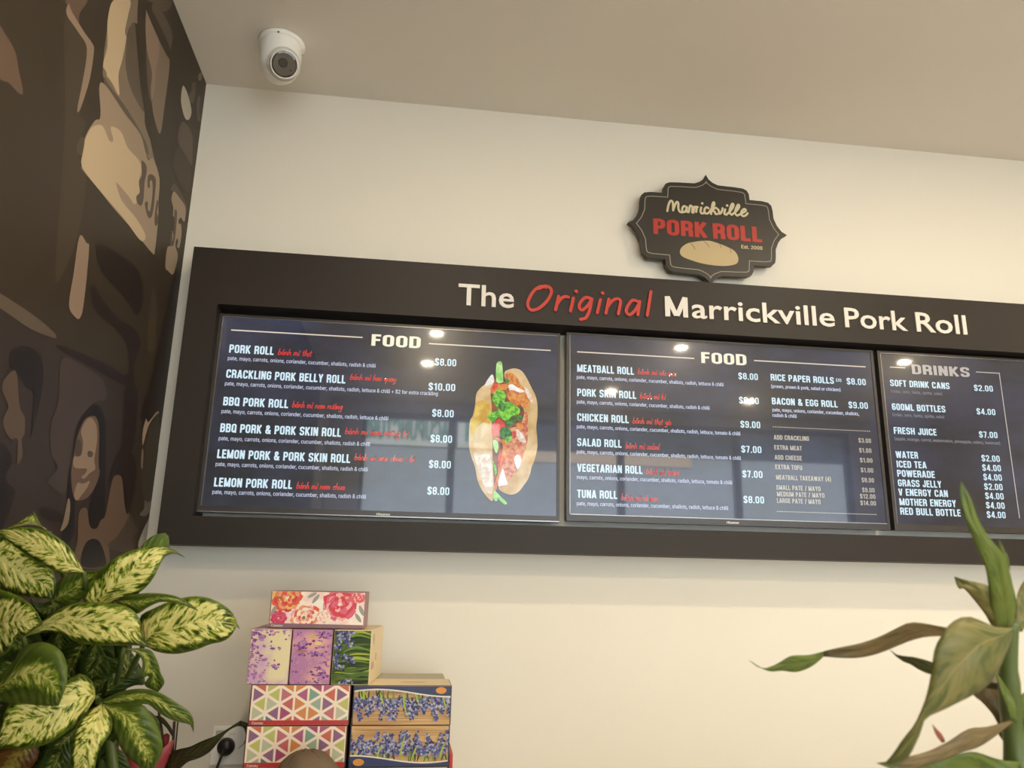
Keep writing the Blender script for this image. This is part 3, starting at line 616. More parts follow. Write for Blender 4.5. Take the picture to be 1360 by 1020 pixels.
PICT = [
 (CU, [(290,60),(305,48),(322,55),(328,100),(332,160),(328,210),(292,205),(285,140),(286,90)]),
 (DKF, [(215,200),(262,140),(300,190),(370,180),(450,300),(490,420),(480,600),(420,760),(300,860),(270,880),(262,600),(255,400)]),
 (BR, [(340,120),(370,100),(410,94),(450,110),(480,150),(510,210),(540,270),(552,330),(552,400),(545,470),(550,540),(552,600),(535,680),(515,730),(500,790),(470,840),(430,890),(385,908),(335,895),(300,865),(330,840),(390,780),(440,680),(475,560),(480,440),(450,320),(400,220),(350,180)]),
 (BR, [(262,132),(275,170),(262,210),(250,260),(258,330),(258,420),(262,520),(262,620),(265,720),(272,850),(265,945),(230,925),(190,870),(165,810),(150,730),(125,660),(110,580),(116,440),(135,400),(150,330),(158,260),(185,220),(215,195),(235,160)]),
 (BRY, [(160,320),(200,300),(250,330),(255,420),(250,460),(210,440),(170,470),(140,520),(118,500),(120,440),(145,390)]),
 (BRW, [(145,640),(190,650),(240,640),(255,700),(262,800),(260,900),(220,880),(190,800),(160,720)]),
 (WHT, [(235,160),(262,134),(270,180),(240,200),(212,205)]),
 (MO, [(345,130),(380,120),(420,150),(440,190),(490,260),(505,320),(470,350),(440,330),(400,330),(355,270),(370,240),(345,180)]),
 (WHT, [(365,205),(390,195),(420,215),(470,240),(440,250),(400,235),(375,232)]),
 (BRW, [(470,215),(500,240),(520,300),(510,310),(480,260)]),
 (CA, [(250,215),(300,195),(360,200),(350,230),(300,235),(262,260)]), (TO, [(260,205),(290,192),(296,210),(268,230)]),
 (MT, [(330,520),(370,480),(440,460),(470,380),(490,400),(488,560),(460,660),(420,760),(380,800),(345,850),(300,852),(300,760),(300,700),(330,620)]),
 (TO, [(258,470),(300,420),(345,460),(345,510),(300,530),(262,530)]), (TO, [(380,505),(410,500),(412,540),(385,545)]), (TO, [(300,650),(335,640),(335,700),(305,740)]),
 (MO, [(415,460),(440,440),(460,470),(440,500)]),
 (WHT, [(315,770),(330,740),(350,810),(362,840),(320,852),(298,848)]), (WHT, [(405,665),(430,650),(450,690),(425,745),(405,700)]),
 (BRW, [(415,490),(440,500),(480,560),(470,575),(430,555)]),
 (CA, [(272,850),(300,760),(330,600),(300,560),(275,540),(300,545),(340,560),(345,600),(300,800),(290,870),(275,880)]),
 (GRD, [(345,160),(370,165),(365,190),(345,185)]), (GRD, [(310,490),(345,470),(385,500),(388,545),(365,570),(345,560),(320,535),(305,515)]), (GRD, [(350,430),(400,405),(455,400),(450,430),(410,430),(380,470),(350,455)]),
 (GRN, [(265,270),(290,235),(330,240),(350,270),(340,310),(370,310),(410,335),(440,360),(430,390),(390,400),(360,430),(330,425),(300,405),(270,440),(235,415),(240,385),(280,370),(300,360),(280,330),(262,300)]),
 (GRD, [(300,330),(320,300),(345,340),(335,370),(310,365)]), (GRN, [(345,540),(385,530),(388,550),(350,575)]),
 (CU, [(265,560),(290,560),(300,600),(290,640),(275,620)]), (GRN, [(262,700),(275,700),(290,760),(280,780)]),
 (CU, [(272,880),(285,890),(296,940),(280,950),(270,930)]), (CU, [(285,890),(320,925),(355,960),(340,972),(300,935),(280,905)]),
]
for i, (mt_, P) in enumerate(PICT):
    W = cr([onY(*zS(*q), TE) for q in P], 4, True); W = [Vector((q.x, TE-.00004*i, q.z)) for q in W]
    obj('roll_picture_patch', W, [tuple(range(len(W)))], mt_, s1)

# ================================================================== LOGO PLAQUE
PB = -.042
plq = thing('logo_plaque', 'dark scalloped logo plaque above the screens, with bread drawing', 'sign', (1.58, -.02, 2.448))
zb = lambda x, y, Y=PB: onY(820+x/5.367, 210+y/5.368, Y)
quarter = [(630,97),(612,130),(585,150),(550,162),(500,160),(440,156),(370,155),(342,165),(328,190),(326,234),(235,228),(190,232),(168,252),(162,290),(160,350),(140,400),(110,440),(72,464)]
Q = [zb(*q) for q in quarter]; cx_ = (zb(630, 97).x+zb(665, 885).x)/2; czz = (zb(72, 464).z+zb(1205, 545).z)/2
hw = (zb(1205, 545).x-zb(72, 464).x)/2; hh = (zb(630, 97).z-zb(665, 885).z)/2
loc = [(max(0, -(q.x-cx_)), q.z-czz) for q in Q]; kx = hw/loc[-1][0]; kz = hh/loc[0][1]
loc = [(x*kx, z*kz) for x, z in loc]; loc[0] = (0, hh); loc[-1] = (hw, 0)
def plq_outline(sc, Y, inset=0):
    q1 = [(-x, z) for x, z in loc]                     # top to left tip
    ring = q1 + [(x, -z) for x, z in q1[::-1][1:]] + [(-x, -z) for x, z in q1[1:]] + [(-x, z) for x, z in q1[::-1][1:-1]]
    pts = [Vector((cx_+x, Y, czz+z)) for x, z in ring]
    if inset:
        n = len(pts); out = []
        for i in range(n):
            a, b, c = pts[i-1], pts[i], pts[(i+1) % n]
            d1 = (b-a).normalized(); d2 = (c-b).normalized(); n1 = Vector((-d1.z, 0, d1.x)); n2 = Vector((-d2.z, 0, d2.x))
            k = (n1+n2); k = k/max(.6, k.dot(n1)) if k.length > .01 else n1
            out.append(b+k*(-inset if True else inset))
        pts = out
    return pts
def area(P): return sum(P[i-1].x*P[i].z-P[i].x*P[i-1].z for i in range(len(P)))
o1 = plq_outline(1, PB); n = len(o1); sgn = 1 if area(o1) < 0 else -1
v = o1+[q+Vector((0, .016, 0)) for q in o1]
obj('plaque_panel', v, [tuple(range(n)), tuple(range(2*n-1, n-1, -1))]+[(i, n+i, n+(i+1) % n, (i+1) % n) for i in range(n)], mat('plaque_board', srgb(46, 40, 32), .45, .4), plq)
ia = plq_outline(1, PB-.0005, .0135*sgn); ib = plq_outline(1, PB-.0005, .0158*sgn)
obj('border_line', ia+ib, [(i, (i+1) % n, n+(i+1) % n, n+i) for i in range(n)], mat('plaque_line', srgb(150, 145, 134), .5), plq)
MB().box((cx_-.12, PB+.016, czz+.05), (cx_-.09, 0, czz+.08)).box((cx_+.09, PB+.016, czz+.05), (cx_+.12, 0, czz+.08)).build('standoff', METAL, plq)
PCR = mat('plaque_cream', srgb(196, 184, 150), .5); PRD = mat('plaque_red', srgb(168, 42, 28), .5)
zm = lambda x, y: onY(870+x/8.5, 250+y/8.5, PB-.001)
MK = [[(138,258),(150,195),(172,145),(196,152),(203,200),(203,250)],[(203,250),(222,195),(245,155),(262,172),(262,228),(278,265),(305,275)],
 [(352,212),(325,203),(305,235),(315,268),(342,262),(360,215)],[(360,215),(356,262),(378,272)], [(378,272),(395,200),(412,205),(430,213)],[(425,210),(418,272),(432,275)],
 [(432,275),(440,228),(455,210),(480,215)],[(470,215),(462,270)], [(520,218),(512,262),(525,286),(548,282)],[(532,172)], [(603,228),(578,217),(556,245),(562,282),(590,287),(615,268)],
 [(612,268),(645,225),(668,185),(662,160),(648,180),(638,235),(630,294)],[(690,222),(668,228),(645,256)],[(645,256),(672,268),(680,292),(703,294)],
 [(700,235),(716,250),(726,292),(752,262),(760,228)], [(790,240),(780,290),(803,302)],[(812,197)],
 [(803,302),(855,250),(883,200),(872,176),(850,215),(838,275),(862,303)], [(862,303),(915,260),(948,212),(937,187),(912,230),(900,285),(925,312)],
 [(925,312),(985,282),(1022,255),(1005,236),(975,262),(970,298),(992,318),(1022,308),(1042,285)]]
strokes('script_word', MK, zm, .0070, PCR, plq)
def ptx(s, x0, y0, x1, cap, m, bold):
    a = zb(x0, y0); b = zb(x1, y0); (caps if bold > .05 else lettering)('plaque_word', s, a.x, a.z, b.x, cap, PB-.001, m, plq, 1.1 if bold > .05 else bold)
ptx('PORK', 258, 540, 640, .052, PRD, .075); ptx('ROLL', 683, 574, 1030, .052, PRD, .075); ptx('Est. 2008', 883, 645, 1033, .0125, PCR, .03)
BRD = [(445,672),(455,640),(490,612),(530,600),(600,590),(660,590),(705,603),(740,615),(790,636),(830,658),(855,690),(862,728),(845,755),(780,768),(700,766),(600,750),(510,722),(462,700)]
Wb = cr([zb(*q, PB-.001) for q in BRD], 3, True); obj('bread_drawing', Wb, [tuple(range(len(Wb)))], mat('plaque_bread', srgb(180, 160, 118), .5), plq)
strokes('bread_slash', [[(520,605),(538,625),(552,650)],[(615,592),(638,612),(655,638)],[(728,612),(735,625),(740,640)],[(802,648),(808,660),(808,675)]], lambda x, y: zb(x, y, PB-.0014), .0014, mat('plaque_slash', srgb(60, 48, 38), .5), plq)

# ================================================================== SECURITY CAMERA on the ceiling
cc = onZ(372, 50, H); cc = Vector((.262, -.234, H))
cctv = thing('security_camera', 'white turret security camera on the ceiling near the mural corner', 'security camera', cc)
T = Matrix.Translation(cc)
MB().lathe([(0,-.0005),(.062,-.0005),(.064,-.004),(.064,-.008),(.061,-.011),(.0575,-.013),(0,-.013)], 48, T).build('base_plate', WHITEPL, cctv, smooth=True)
bc = Vector((cc.x+.012, cc.y-.012, H-.076))
d = (CP+Vector((.12, 0, -.1))-bc).normalized()
MB().lathe([(.0555,-.010),(.057,-.02),(.057,-.045),(.0565,-.062),(.054,-.078),(.049,-.093),(.041,-.107),(.030,-.117),(.016,-.123),(0,-.125)], 48, T).build('housing', WHITEPL, cctv, smooth=True)
q = d.to_track_quat('Z', 'Y').to_matrix().to_4x4(); Mb = Matrix.Translation(bc+d*.022) @ q @ Matrix.Scale(.88, 4)
MB().lathe([(0,-.03),(.046,-.03),(.0475,.0),(.047,.018),(.044,.033),(.0415,.041),(.040,.043),(.0385,.041),(.0385,.036),(0,.036)], 48, Mb).build('eyeball', WHITEPL, cctv, smooth=True)
MB().lathe([(.0465,.008),(.0508,.008),(.0508,.017),(.0482,.019),(.0465,.017)], 48, Mb).build('eyeball_ring', GREYPL, cctv, smooth=True)
g = MB().lathe([(0,.0395),(.034,.0392),(.0384,.038),(.0384,.036)], 40, Mb).build('lens_window', DARKGLASS, cctv)
lm = MB().lathe([(0,.0402),(.012,.0402),(.013,.0397),(.0145,.0395)], 24, Mb @ Matrix.Translation((-.004, .004, 0))).build('lens', mat('lens_black', srgb(26, 22, 17), .1, .6), cctv)
MB().lathe([(0,.0403),(.004,.0403),(.004,.0395)], 12, Mb @ Matrix.Translation((.022, -.012, 0))).build('infrared_lamp', mat('lens_grey', srgb(70, 64, 54), .2), cctv)
for a in (20, 140, 260):
    p_ = cc+Vector((math.cos(R(a-110))*.0595, math.sin(R(a-110))*.0595, -.0105))
    MB().lathe([(0,-.0022),(.0025,-.0022),(.003,0)], 10, Matrix.Translation(p_)).build('screw', BLACKPL, cctv)

# ================================================================== DOWNLIGHTS
LE = mat('lamp_diffuser', (1, 1, 1, 1), .5, emit=LAMP_COL+(1,), es=9)
proto = None
pos_words = {0: 'ceiling downlight over the mural corner', 1: 'ceiling downlight in front of the plaque', 2: 'ceiling downlight before the right end of the screens',
             3: 'ceiling downlight over the camera position, mural side', 4: 'ceiling downlight of the second row, middle', 5: 'ceiling downlight of the second row, far from the mural',
             6: 'ceiling downlight of the window row nearest the mural', 7: 'ceiling downlight of the window row, middle', 8: 'ceiling downlight of the window row, far from the mural'}
for i, (x, y) in enumerate(DOWNLIGHTS):
    if proto is None:
        t = thing('downlight', pos_words[i], 'ceiling light', (x, y, H), 'round ceiling downlights')
        T = Matrix.Translation((x, y, H))
        MB().lathe([(.038,-.001),(.052,-.001),(.053,-.006),(.044,-.008),(.038,-.004)], 28, T).build('trim_ring', WHITEPL, t, smooth=True)
        MB().lathe([(0,-.0035),(.038,-.0035),(.038,-.001)], 28, T).build('diffuser', LE, t)
        proto = t
    else:
        t = copy_tree(proto); t.location = (x, y, H); t['label'] = pos_words[i]
    ld = bpy.data.lights.new('downlight_lamp', 'AREA'); ld.shape = 'DISK'; ld.size = .072; ld.energy = LAMP_W; ld.color = LAMP_COL
    lo = bpy.data.objects.new('lamp', ld); COL.objects.link(lo); lo.parent = t; lo.location = (0, 0, -.010)

# ================================================================== COUNTERS (below the frame, they carry boxes and plants)
CTOP = mat('counter_stone', srgb(206, 198, 184), .25, .5, noise=(20, .06)); CBODY = mat('counter_front', srgb(120, 90, 60), .5, noise=(6, .1))
bcn = thing('back_counter', 'stone-topped back counter under the screens, below the frame', 'counter', (1.5, -.37, 0))
MB().box((.002, -.75, 1.008), (3.6, -.001, 1.045)).build('worktop', CTOP, bcn, bevel=.003); MB().box((.002, -.72, 0), (3.58, -.001, 1.008)).build('cabinet_body', CBODY, bcn)
fcn = thing('front_counter', 'stone-topped serving counter carrying both big plants, below the frame', 'counter', (1.5, -1.35, 0))
MB().box((.002, -1.80, .96), (3.6, -.98, 1.0)).build('worktop', CTOP, fcn, bevel=.003); MB().box((.002, -1.76, 0), (3.58, -1.02, .96)).build('cabinet_body', CBODY, fcn)

# ================================================================== TISSUE BOXES
CARD = mat('carton_cream', srgb(226, 206, 168), .5, .3, noise=(30, .02)); CARDG = mat('carton_mauve', srgb(150, 116, 116), .5); CARDP = mat('carton_grey', srgb(176, 168, 146), .55)
def inkp(n_, c): return mat('print_'+n_, srgb(*c), .4, .4)
def tissue_box(label, x, y, z, w, h, dp, yaw=0, body=CARD, front=None, group='tissue boxes stacked against the wall'):
    t = thing('tissue_box', label, 'tissue box', (x+w/2, y+dp/2, z), group)
    M = Matrix.Translation((x, y, z)) @ Matrix.Rotation(yaw, 4, 'Z')
    MB().box((0, 0, 0), (w, dp, h), 0, M).build('carton', body, t, bevel=.0012)
    def L(u, v, o=1): return M @ Vector((u*w, -.0002-.00006*o, v*h))
    if front:
        e = .012
        obj('front_panel', [L(e, e), L(1-e, e), L(1-e, 1-e), L(e, 1-e)], [(0, 1, 2, 3)], front, t)
    return t, L, M
def clipuv(P):
    def c(P, ax, lim, s):
        out = []
        for i in range(len(P)):
            a, b = P[i-1], P[i]; ia, ib = (a[ax]-lim)*s <= 0, (b[ax]-lim)*s <= 0
            if ia != ib:
                k = (lim-a[ax])/(b[ax]-a[ax]); out.append((a[0]+(b[0]-a[0])*k, a[1]+(b[1]-a[1])*k))
            if ib: out.append(b)
        return out
    for ax, lim, s in ((0, .012, -1), (0, .988, 1), (1, .015, -1), (1, .985, 1)):
        if len(P) < 3: return []
        P = c(P, ax, lim, s)
    return P if len(P) > 2 else []
class Print:
    def __init__(s, L): s.L = L; s.v = []; s.f = []; s.m = []; s.mats = []; s.k = 3
    def poly(s, P, m, layer=None):
        P = clipuv(P)
        if not P: return
        if m not in s.mats: s.mats.append(m)
        s.k += .05; b = len(s.v); s.v += [s.L(u, v, s.k) for u, v in P]; s.f.append(tuple(range(b, b+len(P)))); s.m.append(s.mats.index(m))
    def blob(s, u, v, ru, rv, m, n=9, jit=.2, a0=None):
        a0 = rnd.random()*6 if a0 is None else a0
        s.poly([(u+ru*math.cos(a0+2*math.pi*i/n)*(1+rnd.uniform(-jit, jit)), v+rv*math.sin(a0+2*math.pi*i/n)*(1+rnd.uniform(-jit, jit))) for i in range(n)], m)
    def stroke(s, P, wu, wv, m):
        P = cr([Vector((a, b, 0)) for a, b in P], 4); n = len(P); L_, R_ = [], []
        for i in range(n):
            t = (P[min(n-1, i+1)]-P[max(0, i-1)]).normalized(); k = math.sin(math.pi*(i+.4)/(n+.0))
            L_.append((P[i].x-t.y*wu*k, P[i].y+t.x*wv*k)); R_.append((P[i].x+t.y*wu*k, P[i].y-t.x*wv*k))
        s.poly(L_+R_[::-1], m)
    def build(s, t, name='printed_pattern'): return obj(name, s.v, s.f, s.mats, t, s.m)
def softmat(name, c1, c2, sc, lo=.42, hi=.6, stretch=(1, 1, 1)):
    m = mat(name, c1, .4, .4); nt = m.node_tree; b = nt.nodes['Principled BSDF']
    tc = nt.nodes.new('ShaderNodeTexCoord'); mp = nt.nodes.new('ShaderNodeMapping'); mp.inputs['Scale'].default_value = stretch
    n = nt.nodes.new('ShaderNodeTexNoise'); n.inputs['Scale'].default_value = sc; n.inputs['Detail'].default_value = 4
    rp = nt.nodes.new('ShaderNodeValToRGB'); rp.color_ramp.elements[0].position = lo; rp.color_ramp.elements[1].position = hi
    rp.color_ramp.elements[0].color = c1; rp.color_ramp.elements[1].color = c2
    nt.links.new(tc.outputs['Object'], mp.inputs['Vector']); nt.links.new(mp.outputs['Vector'], n.inputs['Vector'])
    nt.links.new(n.outputs['Fac'], rp.inputs['Fac']); nt.links.new(rp.outputs['Color'], b.inputs['Base Color']); return m
FY = -.35
# --- top box: watercolour peonies
t, L, M = tissue_box('topmost tissue box of the pile, red and pink peony print', .386, FY+.02, 1.4235, .2115, .080, .118, R(-1), CARDG, softmat('peony_paper', srgb(232, 200, 190), srgb(240, 228, 214), 30))
P = Print(L); c_or = inkp('orange', (214, 92, 60)); c_rd = inkp('red', (204, 62, 72)); c_pk = inkp('pink', (214, 96, 120)); c_pe = inkp('peach', (228, 150, 120)); c_cr = inkp('pale', (240, 220, 196)); c_gr = inkp('greyleaf', (150, 150, 142)); c_lp = inkp('lightpink', (230, 168, 170)); c_mg = inkp('magenta', (196, 60, 110)); c_yl = inkp('yellow', (226, 180, 100)); c_ol = inkp('olive', (130, 120, 50))
def peony(u, v, r, cols):
    for k in range(5):
        rr = r*(1-k*.17)
        for j in range(9-k):
            a = 2*math.pi*j/(9-k)+k*.4; P.blob(u+rr*.62*math.cos(a), v+rr*1.5*math.sin(a), rr*.34, rr*.9, cols[(k+j*2) % len(cols)], 8, .22)
    for j in range(14):
        a = rnd.random()*6.3; q = rnd.uniform(.15, .8)*r
        P.stroke([(u+q*math.cos(a), v+q*2.3*math.sin(a)), (u+q*math.cos(a+.35)*1.05, v+q*2.4*math.sin(a+.35)), (u+q*math.cos(a+.7), v+q*2.3*math.sin(a+.7))], .006, .014, cols[rnd.randrange(len(cols))])
for (u, v, a) in ((.43,.9,.5), (.47,.8,.9), (.93,.3,-.9), (.96,.5,-1.1), (.04,.45,1.2)): P.stroke([(u-.05*math.cos(a), v-.16*math.sin(a)), (u, v), (u+.05*math.cos(a), v+.16*math.sin(a))], .022, .05, c_gr)
peony(.17, .82, .17, [c_or, c_pe, c_or, c_yl, c_rd]); peony(.73, .66, .20, [c_rd, c_pk, c_pk, c_rd, c_lp]); peony(.38, .30, .17, [c_pe, c_cr, c_or, c_lp, c_cr]); peony(.10, .26, .09, [c_mg, c_rd, c_pk]); peony(.92, .86, .08, [c_pk, c_or, c_lp])
peony(.57, .32, .08, [c_cr, c_cr, c_lp]); P.blob(.09, .82, .03, .03, c_ol); P.blob(.36, .28, .014, .05, c_ol); P.blob(.80, .84, .02, .03, c_yl)
P.poly([(0, 0), (1, 0), (1, .10), (0, .13)], inkp('mauve', (132, 98, 108)))
P.build(t)
a = L(.03, .035, 12); b_ = L(.15, .035, 12); lettering('maker_name', 'Cassey', a.x, a.z, b_.x, .0052, a.y-.0004, inkp('white', (236, 226, 216)), t, .01)
# --- middle row: two lavender ends and one grape-hyacinth end
R2Z, R2H = 1.3065, .1155
lav = inkp('violet', (126, 66, 138)); lav2 = inkp('lilac', (166, 112, 168)); lav3 = inkp('mauvepink', (186, 130, 158)); pale = inkp('palegold', (226, 210, 168))
t, L, M = tissue_box('lavender print tissue box at the left end of the middle row, mostly pale yellow', .354, FY, R2Z, .087, R2H, .21, 0, softmat('lavender_carton', srgb(190, 140, 160), srgb(206, 170, 160), 12), softmat('lavender_pale', srgb(200, 160, 190), srgb(222, 208, 164), 14, .38, .55))
P = Print(L)
for _ in range(150):
    if rnd.random() < .72: u = abs(rnd.gauss(0, .2)); v = rnd.random()
    elif rnd.random() < .5: u = rnd.random(); v = 1-abs(rnd.gauss(0, .08))
    else: u = rnd.uniform(.45, .75); v = rnd.choice([.65, .4, .33])+rnd.gauss(0, .03)
    P.blob(u, v, rnd.uniform(.02, .055), rnd.uniform(.012, .03), rnd.choice([lav, lav2, lav2, lav3]), 7, .35)
P.build(t)
t, L, M = tissue_box('lavender print tissue box in the centre of the middle row, purple and pink', .4435, FY, R2Z, .087, R2H, .21, 0, CARDG, softmat('lavender_deep', srgb(176, 120, 160), srgb(214, 160, 150), 18))
P = Print(L); dpl = inkp('deepviolet', (98, 46, 104))
for (cu_, cv, n_, ru, rv) in ((.28,.72,26,.13,.07), (.2,.92,14,.1,.05), (.8,.9,34,.16,.07), (.5,.55,30,.3,.03), (.75,.2,40,.16,.09), (.3,.22,12,.2,.02), (.1,.5,14,.05,.2), (.85,.5,16,.1,.1), (.4,.05,18,.25,.02), (.75,.7,12,.1,.06)):
    for _ in range(n_): P.blob(rnd.gauss(cu_, ru*.7), rnd.gauss(cv, rv*.7), rnd.uniform(.02, .05), rnd.uniform(.012, .03), rnd.choice([dpl, lav, lav2, lav2]) if n_ > 20 else rnd.choice([lav2, lav, lav3]), 7, .35)
P.blob(.5, .88, .05, .05, inkp('gold', (196, 170, 80))); P.blob(.65, .75, .09, .04, inkp('sand', (220, 190, 130))); P.blob(.25, .60, .16, .02, inkp('rust', (170, 110, 70)))
P.build(t)
t, L, M = tissue_box('tissue box with blue grape hyacinths on green leaves, right end of the middle row', .5335, FY, R2Z, .083, R2H, .21, R(-5.5), CARD, softmat('leafy_dark', srgb(46, 66, 20), srgb(92, 112, 40), 30, stretch=(.3, 1, 1.6)))
P = Print(L); greens = [inkp('leafgreen', (110, 140, 44)), inkp('leaflime', (164, 176, 60)), inkp('leafdark', (44, 66, 22)), inkp('leafmid', (78, 104, 36)), inkp('leafshadow', (30, 40, 16))]
blues = [inkp('blue', (72, 76, 126)), inkp('bluedark', (38, 38, 72)), inkp('bluelight', (128, 130, 172)), inkp('bluegrey', (172, 170, 184))]
for i in range(46):
    v = rnd.random()*1.05; dv = (v-.5)*.35+rnd.uniform(-.06, .06)
    P.stroke([(rnd.uniform(.05, .35), v-dv*.5-.05), (.6, v), (1.02, v+rnd.uniform(-.05, .05)-dv*.2)], .02, .022, rnd.choice(greens))
def hyacinth(P, u0, v0, u1, v1, wd, n_=40, asp=1.0):
    for i in range(n_):
        k = rnd.random(); ww = wd*(1-.75*k); a = rnd.gauss(0, .45)
        P.blob(u0+(u1-u0)*k+a*ww, v0+(v1-v0)*k+rnd.gauss(0, .3)*wd*asp*.4, wd*.16, wd*.16*asp, rnd.choice([blues[0], blues[0], blues[1], blues[2], blues[3]]), 6, .2)
for (a0, b0, a1, b1) in ((.12,.62,.14,.86), (.14,.3,.1,.58), (.3,.93,.5,.98), (.25,.9,.5,.7), (.3,.52,.55,.42), (.5,.08,.2,.02), (.15,.96,.3,.9)): hyacinth(P, a0, b0, a1, b1, .2, 36, .8)
P.build(t)
MB().box((.0835, .02, .03), (.0838, .06, .045), 0, M).box((.0835, .085, .045), (.0838, .1, .06), 0, M).box((.0835, .03, .085), (.0838, .035, .105), 0, M).box((.0835, .05, .08), (.0838, .053, .105), 0, M).build('side_print', inkp('sideprint', (186, 160, 124)), t)
# --- lower left: two triangle-print boxes (and the hidden one that carries them)
TRI = [inkp('tri%d' % i, tuple(int(q*.82+22) for q in c)) for i, c in enumerate([(214, 96, 72), (222, 134, 66), (176, 84, 118), (140, 90, 128), (156, 176, 150), (74, 108, 142), (196, 196, 96), (206, 88, 88), (120, 160, 140), (168, 60, 108), (194, 196, 158), (198, 104, 112)])]
TSEQ = [[3,6,10,3,11,7,1,1,8,4,3,11], [10,4,5,2,9,0,7,1,1,3,4,10], [0,10,5,5,2,2,11,7,2,11,7,0], [7,0,6,6,11,1,1,2,9,9,2,0]]
PAPER = inkp('paper', (236, 218, 196))
def triangles(t, L, band):
    P = Print(L); cw = .1385; chh = .43; g = .0; 
    top = .985; lo = .12 if band else .0
    for c in range(-1, 8):
        for r_ in range(-1, 5):
            x0 = .02+c*cw; yb = top-(r_+.5+(.5 if c % 2 else 0))*chh*1.06
            for s_ in (0, 1):                                # right-pointing and left-pointing triangles
                y0 = yb - s_*chh*.53
                if s_ == 0: T = [(x0, y0+chh*.5), (x0, y0-chh*.5), (x0+cw, y0)]
                else: T = [(x0+cw, y0+chh*.5), (x0, y0), (x0+cw, y0-chh*.5)]
                mx = sum(a[0] for a in T)/3; my = sum(a[1] for a in T)/3; T = [(mx+(a-mx)*.76, my+(b-my)*.76) for a, b in T]
                if my < lo-.05: continue
                P.poly(T, TRI[TSEQ[r_ % 4][(c*2+s_) % 12]])
    if band: P.poly([(0, 0), (1, 0), (1, .13), (0, .13)], inkp('bandred', (178, 48, 42)))
    P.build(t)
    if band:
        a = L(.04, .035, 12); b_ = L(.15, .035, 12); lettering('maker_name', 'Cassey', a.x, a.z, b_.x, .005, a.y-.0006, inkp('white', (236, 226, 216)), t, .01)
BH = .083; LZ = [1.045, 1.140, 1.2235]
DKC = mat('carton_dark', srgb(74, 48, 40), .5)
t, L, M = tissue_box('upper triangle-print tissue box under the lavender boxes', .365, FY, LZ[2], .2135, BH-.0005, .118, 0, DKC, PAPER); triangles(t, L, True)
t, L, M = tissue_box('lower triangle-print tissue box behind the taupe cloth cap', .363, FY-.002, LZ[1], .2135, BH, .118, 0, DKC, PAPER); triangles(t, L, True)
t, L, M = tissue_box('hidden bottom triangle-print tissue box, below the frame', .363, FY, LZ[0], .2135, .0945, .118, 0, DKC, PAPER)
# --- lower right: hyacinths on wood
WOOD = softmat('printed_wood', srgb(168, 124, 72), srgb(206, 168, 112), 26, .35, .65, (.25, 1, 5)); NAVY = inkp('navy', (44, 52, 88)); WHL = inkp('whiteline', (222, 212, 196)); OV = inkp('orangeoval', (206, 136, 50))
def hyac_box(t, L, flip):
    P = Print(L); f = (lambda v: v) if flip else (lambda v: 1-v)   # v measured from the planted edge
    g2 = inkp('grain', (140, 100, 56))
    for i in range(9): v = rnd.uniform(.05, .95); P.stroke([(0, f(v)), (.4, f(v+rnd.uniform(-.02, .02))), (1, f(v))], .001, .006, g2)
    for i in range(38):
        u = rnd.random(); P.stroke([(u, f(.1)), (u+rnd.uniform(-.03, .03), f(.3)), (u+rnd.uniform(-.07, .07), f(rnd.uniform(.35, .6)))], .009, .02, rnd.choice(greens))
    for i in range(26):
        u = i/25+rnd.uniform(-.02, .02); l_ = rnd.choice([.55, .62, .7, .78, .86]); hyacinth(P, u, f(rnd.uniform(.26, .40)), u+rnd.uniform(-.03, .03), f(l_), .078, 44, 2.5)
    for (a, b) in ((.1,.3),(.27,.55),(.5,.78),(.9,.6),(.62,.5)): P.stroke([(a, f(.15)), (a+.02, f(b*.6)), (a+.05, f(b))], .009, .02, greens[1])
    e = [(i/20, .20+.07*math.sin((i/20-.25)*5.2)*(1 if not flip else 1)) for i in range(21)] if not flip else [(i/20, .20-.07*math.sin((i/20-.25)*5.2)) for i in range(21)]
    e = [(u, .17-.09*math.cos((u-.25)*4.4) if not flip else .17-.09*math.cos((.75-u)*4.4)) for u, _ in e]
    P.poly([(u, f(v+.035)) for u, v in e]+[(1, f(-.02)), (0, f(-.02))], WHL); P.poly([(u, f(v)) for u, v in e]+[(1, f(-.02)), (0, f(-.02))], NAVY)
    if not flip: P.blob(.89, f(.12), .055, .085, OV, 16, 0)
    else: P.blob(.10, f(.12), .055, .085, OV, 16, 0)
    P.build(t)
BLC = mat('carton_navy', srgb(50, 50, 66), .5)
t, L, M = tissue_box('upper tissue box with blue hyacinths hanging over printed wood', .5835, FY, LZ[2], .2165, BH-.001, .118, 0, BLC, WOOD); hyac_box(t, L, False)
MB().box((.586, FY+.002, LZ[2]+BH-.001), (.798, FY+.116, LZ[2]+BH-.0005)).build('top_panel', CARD, t)
MB().lathe([(0,.0006),(.03,.0006),(.031,0)], 24, Matrix.Translation((.715, FY+.055, LZ[2]+BH-.0007)) @ Matrix.Diagonal((1, .22, 1, 1))).build('tear_slot', mat('slot', srgb(196, 166, 122), .6), t)
t, L, M = tissue_box('lower tissue box with blue hyacinths growing up printed wood', .5825, FY, LZ[1], .2165, BH, .118, 0, BLC, WOOD); hyac_box(t, L, True)
tissue_box('hidden bottom hyacinth tissue box, below the frame', .5825, FY, LZ[0], .2165, .0945, .118, 0, BLC, WOOD)
for k, lb in enumerate(('hidden bottom plain box of the rear stack', 'hidden middle plain box of the rear stack', 'plain cream tissue box just behind the hanging-hyacinth box')):
    t, L, M = tissue_box(lb, .586, FY+.121, LZ[k], .205, (.0945, BH, BH-.001)[k], .115, 0, CARDP, None)
red = thing('red_carton', 'red carton edge beside the hyacinth boxes at the bottom of the frame', 'carton', (.803, -.30, 1.045))
